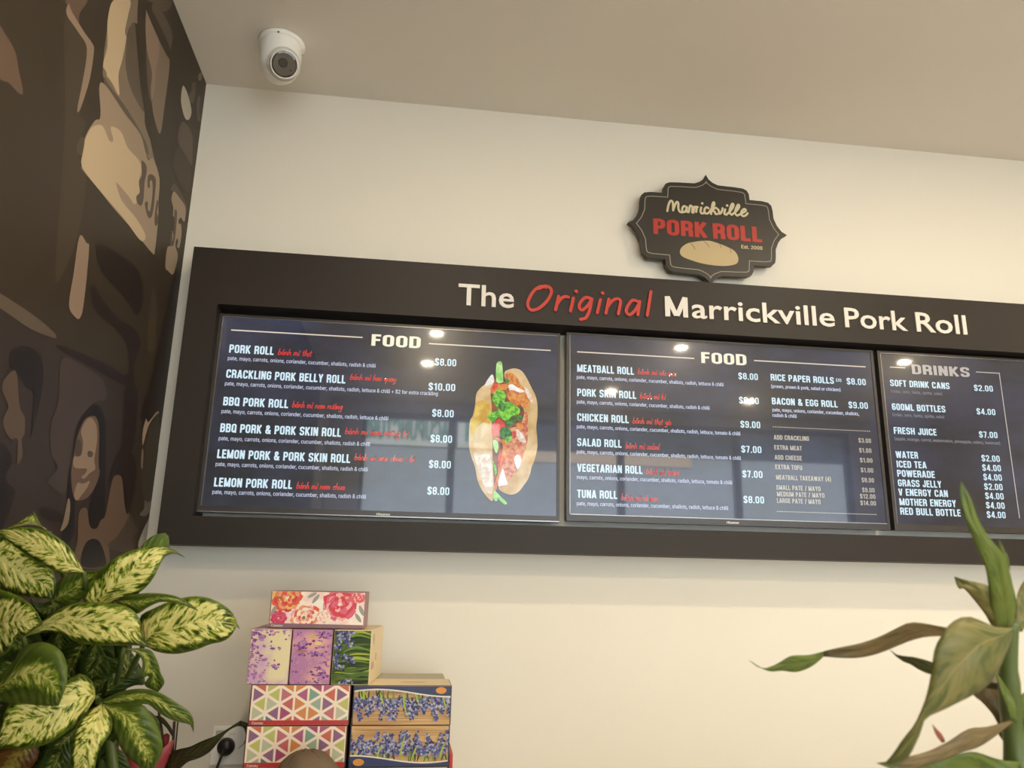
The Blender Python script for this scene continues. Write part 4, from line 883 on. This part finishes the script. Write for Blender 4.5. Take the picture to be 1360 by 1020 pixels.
MB().box((.8005, -.335, 1.045), (.8085, -.22, 1.162)).build('carton', mat('carton_red', srgb(176, 46, 36), .4), red, bevel=.001)

# ================================================================== TAUPE CLOTH CAP in front of the boxes
capo = thing('cloth_cap', 'crumpled taupe cloth cap crown in front of the triangle boxes', 'cap', (onY(410, 1020, -.47).x, -.47, 1.045))
tp = onY(410, 996, -.47); cx0, cy0 = tp.x, -.47; hz = tp.z-1.045; v = []; f = []; NA, NR = 48, 12
for j in range(NR+1):
    ph = j/NR*math.pi/2
    for i in range(NA):
        a = 2*math.pi*i/NA; cr_ = 1+.035*abs(math.sin(a*3+.4))+.02*math.sin(a*7+j)
        v.append(Vector((cx0+.083*math.cos(ph)**.8*math.cos(a)*cr_, cy0+.085*math.cos(ph)**.8*math.sin(a)*cr_, 1.045+hz*(math.sin(ph)**.9)*(1-.03*(1-cr_)*10*0)+.003*math.sin(a*5+j*1.3)*math.cos(ph))))
for j in range(NR):
    for i in range(NA): k = (i+1) % NA; f.append((j*NA+i, j*NA+k, (j+1)*NA+k, (j+1)*NA+i))
f.append(tuple(range(NA-1, -1, -1)))
CLOTH = mat('taupe_cloth', srgb(112, 96, 78), .9, .1, noise=(60, .08), bump=.4, bscale=900)
obj('crown', v, f, CLOTH, capo, smooth=True)
sm = MB()
for a0 in (.6, 2.2, 3.9, 5.4): sm.tube([(cx0+.084*math.cos(p_)**.8*math.cos(a0), cy0+.086*math.cos(p_)**.8*math.sin(a0), 1.046+hz*math.sin(p_)**.9) for p_ in (0.05, .4, .8, 1.2, 1.5)], .0012, 6)
sm.build('seam', mat('seam_thread', srgb(84, 70, 56), .9), capo)

# ================================================================== WALL SOCKET with plug
so = thing('wall_socket', 'white double wall socket behind the dark leaf, black plug in it', 'socket', (.28, 0, 1.12))
ox = onY(282.5, 965, -.008).x; oz = onY(282.5, 964, -.008).z
MB().box((ox, -.009, oz-.092), (ox+.118, -.0005, oz)).build('face_plate', WHITEPL, so, bevel=.003)
MB().box((ox+.010, -.012, oz-.034), (ox+.03, -.009, oz-.010)).box((ox+.088, -.012, oz-.034), (ox+.108, -.009, oz-.010)).build('switch', GREYPL, so, bevel=.001)
lettering('printed_mark', '10A', ox+.042, oz-.022, ox+.058, .006, -.0093, GREYPL, so, .0)
plug = thing('power_plug', 'black round power plug with cable in the wall socket', 'plug', (.27, -.03, 1.1))
pc = onY(300, 992, -.02)
MB().lathe([(0,.0),(.019,.0),(.021,.004),(.021,.014),(.017,.022),(.010,.026),(0,.027)], 28, Matrix.Translation((pc.x, -.0095, pc.z)) @ Matrix.Rotation(R(90), 4, 'X')).build('plug_body', BLACKPL, plug, smooth=True)
MB().tube(cr([(pc.x, -.034, pc.z), (pc.x-.002, -.046, pc.z-.012), (pc.x-.010, -.05, pc.z-.04), (pc.x-.018, -.045, 1.055), (pc.x-.03, -.06, 1.0485), (pc.x-.12, -.10, 1.0485)], 6), .0032, 10).build('cable', BLACKPL, plug, smooth=True)

# ================================================================== PLANTS
def leafmat(name, dark, mid, light, lo, hi, edge=.72, veins=9, trans=.22, streak=14, rim=None, rimat=(.8, 1)):
    m = bpy.data.materials.new(name); m.use_nodes = True; nt = m.node_tree; N = nt.nodes; K = nt.links; b = N['Principled BSDF']; out = N['Material Output']
    def math_(op, a, b_=None, c=None):
        n_ = N.new('ShaderNodeMath'); n_.operation = op
        for i, q in enumerate((a, b_, c)):
            if q is None: continue
            if isinstance(q, (int, float)): n_.inputs[i].default_value = q
            else: K.new(q, n_.inputs[i])
        return n_.outputs[0]
    uv = N.new('ShaderNodeUVMap'); uv.uv_map = 'UVMap'; sp = N.new('ShaderNodeSeparateXYZ'); K.new(uv.outputs[0], sp.inputs[0]); oi = N.new('ShaderNodeObjectInfo')
    u, vv = sp.outputs[0], sp.outputs[1]
    av = math_('ABSOLUTE', math_('MULTIPLY_ADD', vv, 2, -1))
    su = math_('SUBTRACT', u, math_('MULTIPLY', av, .20))
    cb = N.new('ShaderNodeCombineXYZ'); K.new(math_('MULTIPLY', su, streak*1.6), cb.inputs[0]); K.new(math_('MULTIPLY', vv, streak*.42), cb.inputs[1]); K.new(math_('MULTIPLY', oi.outputs['Random'], 40), cb.inputs[2])
    n1 = N.new('ShaderNodeTexNoise'); n1.inputs['Scale'].default_value = 1; n1.inputs['Detail'].default_value = 3.5; n1.inputs['Roughness'].default_value = .62; n1.inputs['Distortion'].default_value = .5; K.new(cb.outputs[0], n1.inputs['Vector'])
    cb2 = N.new('ShaderNodeCombineXYZ'); K.new(math_('MULTIPLY', u, 3), cb2.inputs[0]); K.new(math_('MULTIPLY', vv, 3), cb2.inputs[1]); K.new(math_('MULTIPLY', oi.outputs['Random'], 17), cb2.inputs[2])
    n2 = N.new('ShaderNodeTexNoise'); n2.inputs['Scale'].default_value = 1; K.new(cb2.outputs[0], n2.inputs['Vector'])
    mr = N.new('ShaderNodeMapRange'); mr.inputs[1].default_value = edge-.28; mr.inputs[2].default_value = edge+.16; mr.inputs[3].default_value = 0; mr.inputs[4].default_value = .34; K.new(av, mr.inputs[0])
    tipm = N.new('ShaderNodeMapRange'); tipm.inputs[1].default_value = .78; tipm.inputs[2].default_value = 1; tipm.inputs[3].default_value = 0; tipm.inputs[4].default_value = .22; K.new(u, tipm.inputs[0])
    val = math_('ADD', math_('SUBTRACT', math_('SUBTRACT', n1.outputs['Fac'], mr.outputs[0]), tipm.outputs[0]), math_('MULTIPLY_ADD', n2.outputs['Fac'], .25, -.125))
    rp = N.new('ShaderNodeValToRGB'); e = rp.color_ramp.elements; e[0].position = lo-.05; e[0].color = dark; e[1].position = hi; e[1].color = light
    x = e.new(lo); x.color = mid; x = e.new(hi-.015) if hi-lo < .17 else x; x.color = mid
    K.new(val, rp.inputs['Fac'])
    rib = math_('LESS_THAN', av, .035); mx = N.new('ShaderNodeMix'); mx.data_type = 'RGBA'; K.new(math_('MULTIPLY', rib, .6), mx.inputs[0]); K.new(rp.outputs['Color'], mx.inputs[6]); mx.inputs[7].default_value = light if hi < 1 else mid
    if rim:
        rr = N.new('ShaderNodeMapRange'); rr.inputs[1].default_value = rimat[0]; rr.inputs[2].default_value = rimat[1]; K.new(math_('ADD', av, math_('MULTIPLY_ADD', n1.outputs['Fac'], .4, -.2)), rr.inputs[0])
        mr2 = N.new('ShaderNodeMix'); mr2.data_type = 'RGBA'; K.new(rr.outputs[0], mr2.inputs[0]); K.new(mx.outputs[2], mr2.inputs[6]); mr2.inputs[7].default_value = rim; mx = mr2
    K.new(mx.outputs[2], b.inputs['Base Color']); b.inputs['Roughness'].default_value = .38; b.inputs['Specular IOR Level'].default_value = .4
    wv = math_('SINE', math_('MULTIPLY', math_('SUBTRACT', u, math_('MULTIPLY', av, .25)), veins*6.283)); bp = N.new('ShaderNodeBump'); bp.inputs['Strength'].default_value = .35; bp.inputs['Distance'].default_value = .0015
    K.new(wv, bp.inputs['Height']); K.new(bp.outputs[0], b.inputs['Normal'])
    tr = N.new('ShaderNodeBsdfTranslucent'); K.new(mx.outputs[2], tr.inputs[0]); ms = N.new('ShaderNodeMixShader'); ms.inputs[0].default_value = trans
    K.new(b.outputs[0], ms.inputs[1]); K.new(tr.outputs[0], ms.inputs[2]); K.new(ms.outputs[0], out.inputs['Surface']); return m
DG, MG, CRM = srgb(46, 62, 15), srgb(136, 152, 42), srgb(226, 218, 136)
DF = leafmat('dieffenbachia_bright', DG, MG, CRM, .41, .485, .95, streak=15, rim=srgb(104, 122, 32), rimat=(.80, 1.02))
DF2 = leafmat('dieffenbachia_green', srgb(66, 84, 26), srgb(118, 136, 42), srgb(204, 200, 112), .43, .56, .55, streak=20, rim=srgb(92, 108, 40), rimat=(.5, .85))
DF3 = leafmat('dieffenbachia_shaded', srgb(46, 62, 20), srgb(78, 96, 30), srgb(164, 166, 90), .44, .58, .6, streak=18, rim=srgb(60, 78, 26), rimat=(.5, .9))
def leaf(name, A, B, depth, parent, material, conv=lambda x, y: (x, y), bulge=.16, fold=.10, wave=.012, n=26, k=8, thick=.0007, curl=0.0, phase=0.):
    A = resample(cr([Vector(conv(*q)).to_3d() for q in A], 6), n); B = resample(cr([Vector(conv(*q)).to_3d() for q in B], 6), n)
    v = []; f = []; uv = []
    for i in range(n):
        u = i/(n-1); a, b = A[i], B[i]; wpx = (b-a).length
        if len(depth) == 2: d0 = depth[0]+(depth[1]-depth[0])*u
        else: d0 = depth[0]*(1-u)**2+2*depth[1]*u*(1-u)+depth[2]*u*u
        W = wpx*d0/F
        for j in range(k+1):
            s = j/k; p = a.lerp(b, s); c = 2*s-1
            dd = d0 - bulge*W*(1-c*c) + fold*W*(1-abs(c))**1.0 + wave*W*6*math.sin(u*17+c*2+phase)*abs(c)**2*.5 + curl*W*c
            v.append(atD(p.x, p.y, dd)); uv.append((u, s))
    for i in range(n-1):
        for j in range(k): q = i*(k+1)+j; f.append((q, q+1, q+k+2, q+k+1))
    for q in v:
        if q.x < .006: q.x = .006+(.006-q.x)*.02
    o = obj(name, v, f, material, parent, smooth=True, uvs=uv)
    md = o.modifiers.new('thickness', 'SOLIDIFY'); md.thickness = thick; md.offset = 0
    return o
z3 = lambda x, y: (x/2.915, 670+y/2.914)
db = atD(125, 1010, 1.16)
dp = thing('potted_dieffenbachia', 'big leafy plant with cream-mottled green leaves at the lower left, beside the mural', 'plant', (db.x, db.y, 1.0))
PX, PY_ = db.x, db.y
MB().lathe([(0,0),(.075,0),(.095,.16),(.1,.165),(.1,.175),(.09,.175),(.086,.15),(0,.15)], 36, Matrix.Translation((PX, PY_, 1.0))).build('pot', mat('terracotta_white', srgb(214, 206, 192), .5), dp, smooth=False)
MB().lathe([(0,.156),(.086,.152),(.086,.14),(0,.14)], 28, Matrix.Translation((PX, PY_, 1.0))).build('soil', mat('soil', srgb(50, 36, 26), .95, noise=(60, .4)), dp)
STM = mat('leaf_stem', srgb(70, 86, 34), .4, noise=(40, .1))
cane = MB()
hub = [Vector((PX+dx, PY_+dy, 1.15)) for dx, dy in ((0,0),(-.05,.02),(.05,.0))]; tops = [atD(140, 940, 1.25), atD(50, 950, 1.25), atD(120, 880, 1.25)]
for h_, t_ in zip(hub, tops): cane.tube(cr([h_, h_.lerp(t_, .5)+Vector((.01, 0, 0)), t_], 5), .008, 8)
cane.build('cane', STM, dp, smooth=True)
LV = [ # (edge A, edge B, depths, material, extras)
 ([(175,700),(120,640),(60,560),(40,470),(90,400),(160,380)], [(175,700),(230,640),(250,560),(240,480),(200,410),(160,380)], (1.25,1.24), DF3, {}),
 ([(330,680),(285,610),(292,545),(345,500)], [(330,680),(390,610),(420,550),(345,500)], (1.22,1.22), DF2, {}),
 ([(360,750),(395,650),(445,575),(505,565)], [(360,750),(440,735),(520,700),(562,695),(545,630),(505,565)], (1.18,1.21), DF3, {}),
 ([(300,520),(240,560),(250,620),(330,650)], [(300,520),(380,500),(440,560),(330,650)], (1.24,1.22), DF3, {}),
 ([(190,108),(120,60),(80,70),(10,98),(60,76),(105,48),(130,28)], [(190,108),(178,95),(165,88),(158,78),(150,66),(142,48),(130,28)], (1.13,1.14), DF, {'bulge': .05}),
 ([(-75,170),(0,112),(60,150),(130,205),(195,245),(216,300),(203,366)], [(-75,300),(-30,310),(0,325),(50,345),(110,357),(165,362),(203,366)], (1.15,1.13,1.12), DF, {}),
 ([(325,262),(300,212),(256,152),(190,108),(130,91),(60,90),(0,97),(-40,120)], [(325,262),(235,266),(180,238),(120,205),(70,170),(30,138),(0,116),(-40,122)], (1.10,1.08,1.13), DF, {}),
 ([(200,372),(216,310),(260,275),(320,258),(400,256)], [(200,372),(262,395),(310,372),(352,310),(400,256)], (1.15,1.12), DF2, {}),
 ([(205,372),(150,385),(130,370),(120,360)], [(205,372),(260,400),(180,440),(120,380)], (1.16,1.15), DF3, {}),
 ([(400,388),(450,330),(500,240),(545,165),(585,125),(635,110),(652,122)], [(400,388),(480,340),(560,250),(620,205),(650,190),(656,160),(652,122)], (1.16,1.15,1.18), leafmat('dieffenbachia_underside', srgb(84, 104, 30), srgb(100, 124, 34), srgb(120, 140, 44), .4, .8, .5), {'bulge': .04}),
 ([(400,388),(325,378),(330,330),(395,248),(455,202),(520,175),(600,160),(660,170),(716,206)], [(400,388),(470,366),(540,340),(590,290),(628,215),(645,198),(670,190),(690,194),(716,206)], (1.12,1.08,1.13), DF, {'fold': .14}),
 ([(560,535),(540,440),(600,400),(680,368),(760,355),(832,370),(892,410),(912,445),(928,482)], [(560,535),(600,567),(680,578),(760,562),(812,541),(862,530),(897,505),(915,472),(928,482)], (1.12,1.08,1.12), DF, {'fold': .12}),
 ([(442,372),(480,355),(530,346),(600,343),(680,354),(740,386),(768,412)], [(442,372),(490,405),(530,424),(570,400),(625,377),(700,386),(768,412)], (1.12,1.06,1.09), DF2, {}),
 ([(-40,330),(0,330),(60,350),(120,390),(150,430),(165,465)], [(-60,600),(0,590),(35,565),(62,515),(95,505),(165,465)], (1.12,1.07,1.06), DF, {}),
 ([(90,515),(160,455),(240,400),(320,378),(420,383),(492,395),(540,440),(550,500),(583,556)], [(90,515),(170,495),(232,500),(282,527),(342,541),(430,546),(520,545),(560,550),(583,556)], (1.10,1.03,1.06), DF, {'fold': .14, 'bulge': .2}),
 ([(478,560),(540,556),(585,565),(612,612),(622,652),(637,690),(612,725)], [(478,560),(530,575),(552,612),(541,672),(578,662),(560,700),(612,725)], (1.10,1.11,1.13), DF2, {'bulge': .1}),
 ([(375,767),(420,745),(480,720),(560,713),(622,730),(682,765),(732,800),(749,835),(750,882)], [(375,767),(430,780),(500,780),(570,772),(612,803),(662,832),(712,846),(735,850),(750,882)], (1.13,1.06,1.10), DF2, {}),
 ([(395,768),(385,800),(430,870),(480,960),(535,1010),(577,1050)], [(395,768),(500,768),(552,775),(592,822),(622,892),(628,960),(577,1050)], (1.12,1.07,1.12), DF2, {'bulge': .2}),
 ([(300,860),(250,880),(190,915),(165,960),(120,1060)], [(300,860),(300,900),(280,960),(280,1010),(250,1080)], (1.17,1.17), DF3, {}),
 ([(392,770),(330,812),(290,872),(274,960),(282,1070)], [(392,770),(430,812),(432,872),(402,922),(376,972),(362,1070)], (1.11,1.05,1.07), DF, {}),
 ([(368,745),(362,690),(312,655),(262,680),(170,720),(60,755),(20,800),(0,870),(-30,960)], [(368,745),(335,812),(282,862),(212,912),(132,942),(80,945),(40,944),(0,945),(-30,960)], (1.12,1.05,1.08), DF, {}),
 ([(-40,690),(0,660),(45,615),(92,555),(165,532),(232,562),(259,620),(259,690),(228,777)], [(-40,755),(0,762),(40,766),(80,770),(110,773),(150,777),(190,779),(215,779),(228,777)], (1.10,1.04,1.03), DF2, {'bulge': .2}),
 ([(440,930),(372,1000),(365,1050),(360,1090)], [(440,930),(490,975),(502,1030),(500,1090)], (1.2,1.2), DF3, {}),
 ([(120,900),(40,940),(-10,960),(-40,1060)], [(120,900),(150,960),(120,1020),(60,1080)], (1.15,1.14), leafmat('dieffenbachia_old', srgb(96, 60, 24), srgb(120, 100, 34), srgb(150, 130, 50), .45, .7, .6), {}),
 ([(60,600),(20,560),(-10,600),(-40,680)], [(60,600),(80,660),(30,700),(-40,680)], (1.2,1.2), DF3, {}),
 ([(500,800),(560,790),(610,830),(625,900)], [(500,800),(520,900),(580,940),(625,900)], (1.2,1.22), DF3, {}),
]
pet = MB()
for i, (A, B, dpt, mt_, ex) in enumerate(LV):
    leaf('leaf', A, B, dpt, dp, mt_, z3, phase=i*1.7, **ex)
    x, y = z3(*A[0])
    if y < 1040 and x > -5:
        s_ = atD(x, y, dpt[0]+.004); t_ = tops[0] if x > 90 else tops[1]
        if y < 845 and x > 60: t_ = tops[2]
        pet.tube(cr([t_, t_.lerp(s_, .5)+Vector((0, .012, -.004)), s_], 4), [.0042]*8+[.0028], 7)
pet.build('petioles', STM, dp, smooth=True)
# random background foliage of the same plant (real leaves deeper in the crown)
for i in range(64):
    cxp, cyp = rnd.uniform(0, 172), rnd.uniform(815, 1010); a = rnd.uniform(.3, 2.8); Lp, Wp = rnd.uniform(60, 85), rnd.uniform(20, 30)
    ca, sa = math.cos(a), math.sin(a); tr_ = lambda s, q: (cxp+ca*s*Lp-sa*q*Wp, min(1050, cyp+sa*s*Lp+ca*q*Wp))
    if cxp+ca*Lp > 186 or cxp+ca*Lp < -10: continue
    pr_ = [(0,0),(.12,.5),(.35,1),(.6,.9),(.85,.4),(1,0)]
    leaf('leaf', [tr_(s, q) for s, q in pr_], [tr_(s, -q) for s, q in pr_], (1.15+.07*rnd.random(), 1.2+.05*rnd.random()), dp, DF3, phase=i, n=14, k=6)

# --- dark broad-leaved plant in a pink wrapped pot, beside the boxes
lb_ = atD(190, 1030, 1.72)
lily = thing('potted_lily', 'small plant with one long dark leaf in a pink-wrapped pot, left of the boxes', 'plant', (lb_.x, lb_.y, 1.045))
DKL = leafmat('dark_leaf', srgb(50, 50, 26), srgb(58, 58, 30), srgb(76, 70, 38), .45, .7, .8)
zl = lambda x, y: (190+x/5.667, 840+y/5.667)
leaf('leaf', [(160,1060),(182,945),(215,905),(262,880),(350,860),(440,818),(540,780),(620,735),(690,690),(735,663)], [(250,1060),(300,1005),(345,970),(420,946),(500,900),(560,832),(600,780),(650,735),(700,708),(735,704)], (1.72,1.66,1.70), lily, DKL, zl, thick=.001)
leaf('leaf', [(735,663),(770,675),(800,692),(812,715),(790,790),(765,830),(718,872)], [(735,704),(755,715),(768,740),(774,780),(768,810),(750,845),(718,872)], (1.70,1.71,1.72), lily, DKL, zl, thick=.001, n=16)
leaf('leaf', [(60,640),(100,625),(150,640),(195,690),(222,740),(225,790)], [(60,640),(95,655),(140,680),(180,720),(205,760),(225,790)], (1.75,1.74,1.74), lily, DKL, zl, thick=.001, n=14)
MB().tube([atD(*zl(236, 670), 1.76), atD(*zl(222, 900), 1.75), atD(*zl(205, 1080), 1.74)], .0032, 7).tube([atD(*zl(262, 672), 1.77), atD(*zl(245, 860), 1.76), atD(*zl(215, 1080), 1.74)], .0018, 7).tube([atD(*zl(118, 600), 1.77), atD(*zl(140, 720), 1.76), atD(*zl(170, 1060), 1.74)], .0028, 7).build('stem', mat('dark_stem', srgb(50, 34, 24), .6), lily, smooth=True)
PNK = mat('pink_wrap', srgb(152, 62, 68), .45, .4, noise=(14, .25)); v = []; f = []; NA = 40
pxc = atD(189, 1006, 1.70); rz = pxc.z-1.045
for j, (rr, zz) in enumerate(((.035, 0), (.042, .3), (.046, .7), (.052, .95), (.058, 1.25))):
    for i in range(NA):
        a = 2*math.pi*i/NA; sp_ = (1+.16*math.cos(a*5+.9)*(j/4)**2)
        v.append(Vector((pxc.x+rr*sp_*math.cos(a), pxc.y+rr*sp_*math.sin(a), 1.0452+(rz*zz)*(1+(.10*math.cos(a*5+.9) if j == 4 else 0)))))
for j in range(4):
    for i in range(NA): k = (i+1) % NA; f.append((j*NA+i, j*NA+k, (j+1)*NA+k, (j+1)*NA+i))
f.append(tuple(range(NA-1, -1, -1)))
o = obj('pot_wrap', v, f, PNK, lily, smooth=True); md = o.modifiers.new('thickness', 'SOLIDIFY'); md.thickness = .001
lily.location = lily.location

# --- lucky-bamboo style plant close to the camera at the right
BG = leafmat('cane_leaf_green', srgb(80, 98, 34), srgb(100, 118, 44), srgb(126, 138, 66), .42, .75, 1.2, veins=2, trans=.3, streak=5)
BO = leafmat('cane_leaf_olive', srgb(92, 98, 52), srgb(112, 114, 62), srgb(156, 140, 90), .46, .82, 1.2, veins=2, trans=.25, streak=5)
BB = leafmat('cane_leaf_browned', srgb(92, 84, 54), srgb(112, 98, 64), srgb(140, 118, 78), .40, .68, 1.2, veins=2, trans=.2, streak=5)
DB = .66
rb = atD(1345, 1020, DB)
bam = thing('potted_dragon_plant', 'green strap-leaved cane plant close to the lens at the right edge', 'plant', (rb.x, rb.y, 1.0))
MB().lathe([(0,0),(.05,0),(.062,.11),(.066,.115),(.066,.122),(.06,.122),(.057,.1),(0,.1)], 32, Matrix.Translation((rb.x, rb.y, 1.0))).build('pot', mat('glazed_pot', srgb(120, 60, 44), .25), bam, smooth=False)
MB().lathe([(0,.106),(.057,.102),(.057,.09),(0,.09)], 24, Matrix.Translation((rb.x, rb.y, 1.0))).build('soil', mat('soil', srgb(50, 36, 26), .95), bam)
CN = mat('green_cane', srgb(76, 92, 42), .4, noise=(30, .15))
c1 = atD(1352, 1030, DB); c2 = atD(1340, 905, DB); c3 = atD(1341, 826, DB)
MB().tube(cr([Vector((rb.x, rb.y, 1.1)), c1, c2, c3], 6), [.0115]*7+[.0085]*6+[.007]*6, 12).build('cane', CN, bam, smooth=True)
zr = lambda x, y: (980+x/2.55, 620+y/2.55)
# small leaf sheath left of the cane
leaf('leaf', [(870,690),(880,730),(905,800),(925,860)], [(870,690),(905,740),(940,800),(945,870)], (.655,.65), bam, BG, zr, n=12)
leaf('leaf', [(928,540),(870,545),(838,500),(800,450),(765,412),(748,412),(733,372)], [(928,540),(900,500),(880,450),(850,405),(810,392),(770,383),(733,372)], (.68,.70,.72), bam, BO, zr)
leaf('leaf', [(935,545),(940,480),(950,420),(975,380),(1010,360)], [(960,560),(985,520),(1010,480),(1020,440),(1010,360)], (.66,.67,.68), bam, BO, zr, n=14)
leaf('leaf', [(880,540),(855,470),(848,400),(835,330),(812,280),(785,215),(760,150),(750,90),(756,50)], [(930,540),(942,460),(930,400),(915,340),(893,290),(850,240),(812,175),(790,110),(756,50)], (.64,.62,.63), bam, BG, zr, bulge=.3, fold=.25)
leaf('leaf', [(905,330),(895,300),(885,270),(884,243)], [(920,345),(915,310),(898,275),(884,243)], (.645,.645), bam, BG, zr, n=8)
# long leaf to the left
leaf('leaf', [(940,600),(880,590),(820,570),(760,552),(690,541),(620,528),(582,527),(550,540),(490,570),(420,596),(340,612),(290,625)], [(940,625),(880,622),(820,610),(755,588),(690,573),(630,577),(580,590),(530,610),(480,630),(420,645),(360,647),(290,642)], (.665,.72,.72), bam, BB, zr)
leaf('leaf', [(290,625),(240,637),(180,640),(130,668),(80,682),(38,655)], [(290,642),(250,675),(200,694),(150,690),(100,690),(38,655)], (.72,.715,.72), bam, BG, zr)
leaf('leaf', [(930,740),(860,730),(770,705),(700,680),(655,660),(600,645),(565,641),(545,640),(515,620)], [(930,760),(860,752),(770,730),(710,712),(655,704),(610,685),(575,662),(550,655),(515,620)], (.67,.72,.76), bam, leafmat('cane_leaf_dark', srgb(58, 62, 30), srgb(70, 74, 38), srgb(90, 90, 50), .45, .7, 1.2, trans=.1), zr, n=16)
# brown leaf behind, between big leaf and cane
leaf('leaf', [(860,660),(820,700),(790,760),(830,800),(870,850),(900,920),(940,1010),(960,1060)], [(880,660),(900,720),(930,780),(945,850),(960,920),(990,1000),(1010,1060)], (.70,.69,.68), bam, BB, zr)
leaf('leaf', [(890,850),(880,900),(920,960),(945,1050)], [(980,840),(1010,900),(1020,960),(1020,1050)], (.675,.67), bam, BG, zr, n=12)
leaf('leaf', [(1010,760),(960,770),(950,850),(985,920)], [(1010,760),(1040,820),(1040,880),(985,920)], (.66,.66), bam, BG, zr, n=12)
# big drooping leaf
leaf('leaf', [(932,545),(900,545),(870,542),(820,520),(770,507),(722,528),(690,570),(665,620),(655,700),(635,790),(600,870),(560,920),(528,970),(500,1002)], [(932,545),(925,590),(905,640),(880,690),(845,740),(790,775),(740,800),(690,825),(635,852),(618,900),(600,940),(575,985),(550,1000),(500,1002)], (.62,.57,.60), bam, BO, zr, bulge=.22, fold=.12)
leaf('leaf', [(950,850),(900,865),(840,882),(790,885),(750,905),(710,932),(640,965),(560,985),(500,1000)], [(950,852),(910,880),(860,920),(810,950),(760,965),(700,990),(640,1010),(570,1020),(500,1002)], (.655,.62,.61), bam, BB, zr, bulge=.3)
leaf('leaf', [(960,1000),(880,990),(800,965),(740,975),(680,990),(600,985),(470,1003)], [(960,1070),(900,1075),(800,1075),(700,1075),(620,1062),(560,1040),(470,1003)], (.65,.64,.63), bam, BG, zr)
leaf('leaf', [(692,935),(675,915),(665,895),(658,872)], [(702,930),(690,905),(675,890),(658,872)], (.63,.635), bam, mat('dry_tip', srgb(150, 84, 60), .7), zr, n=8)
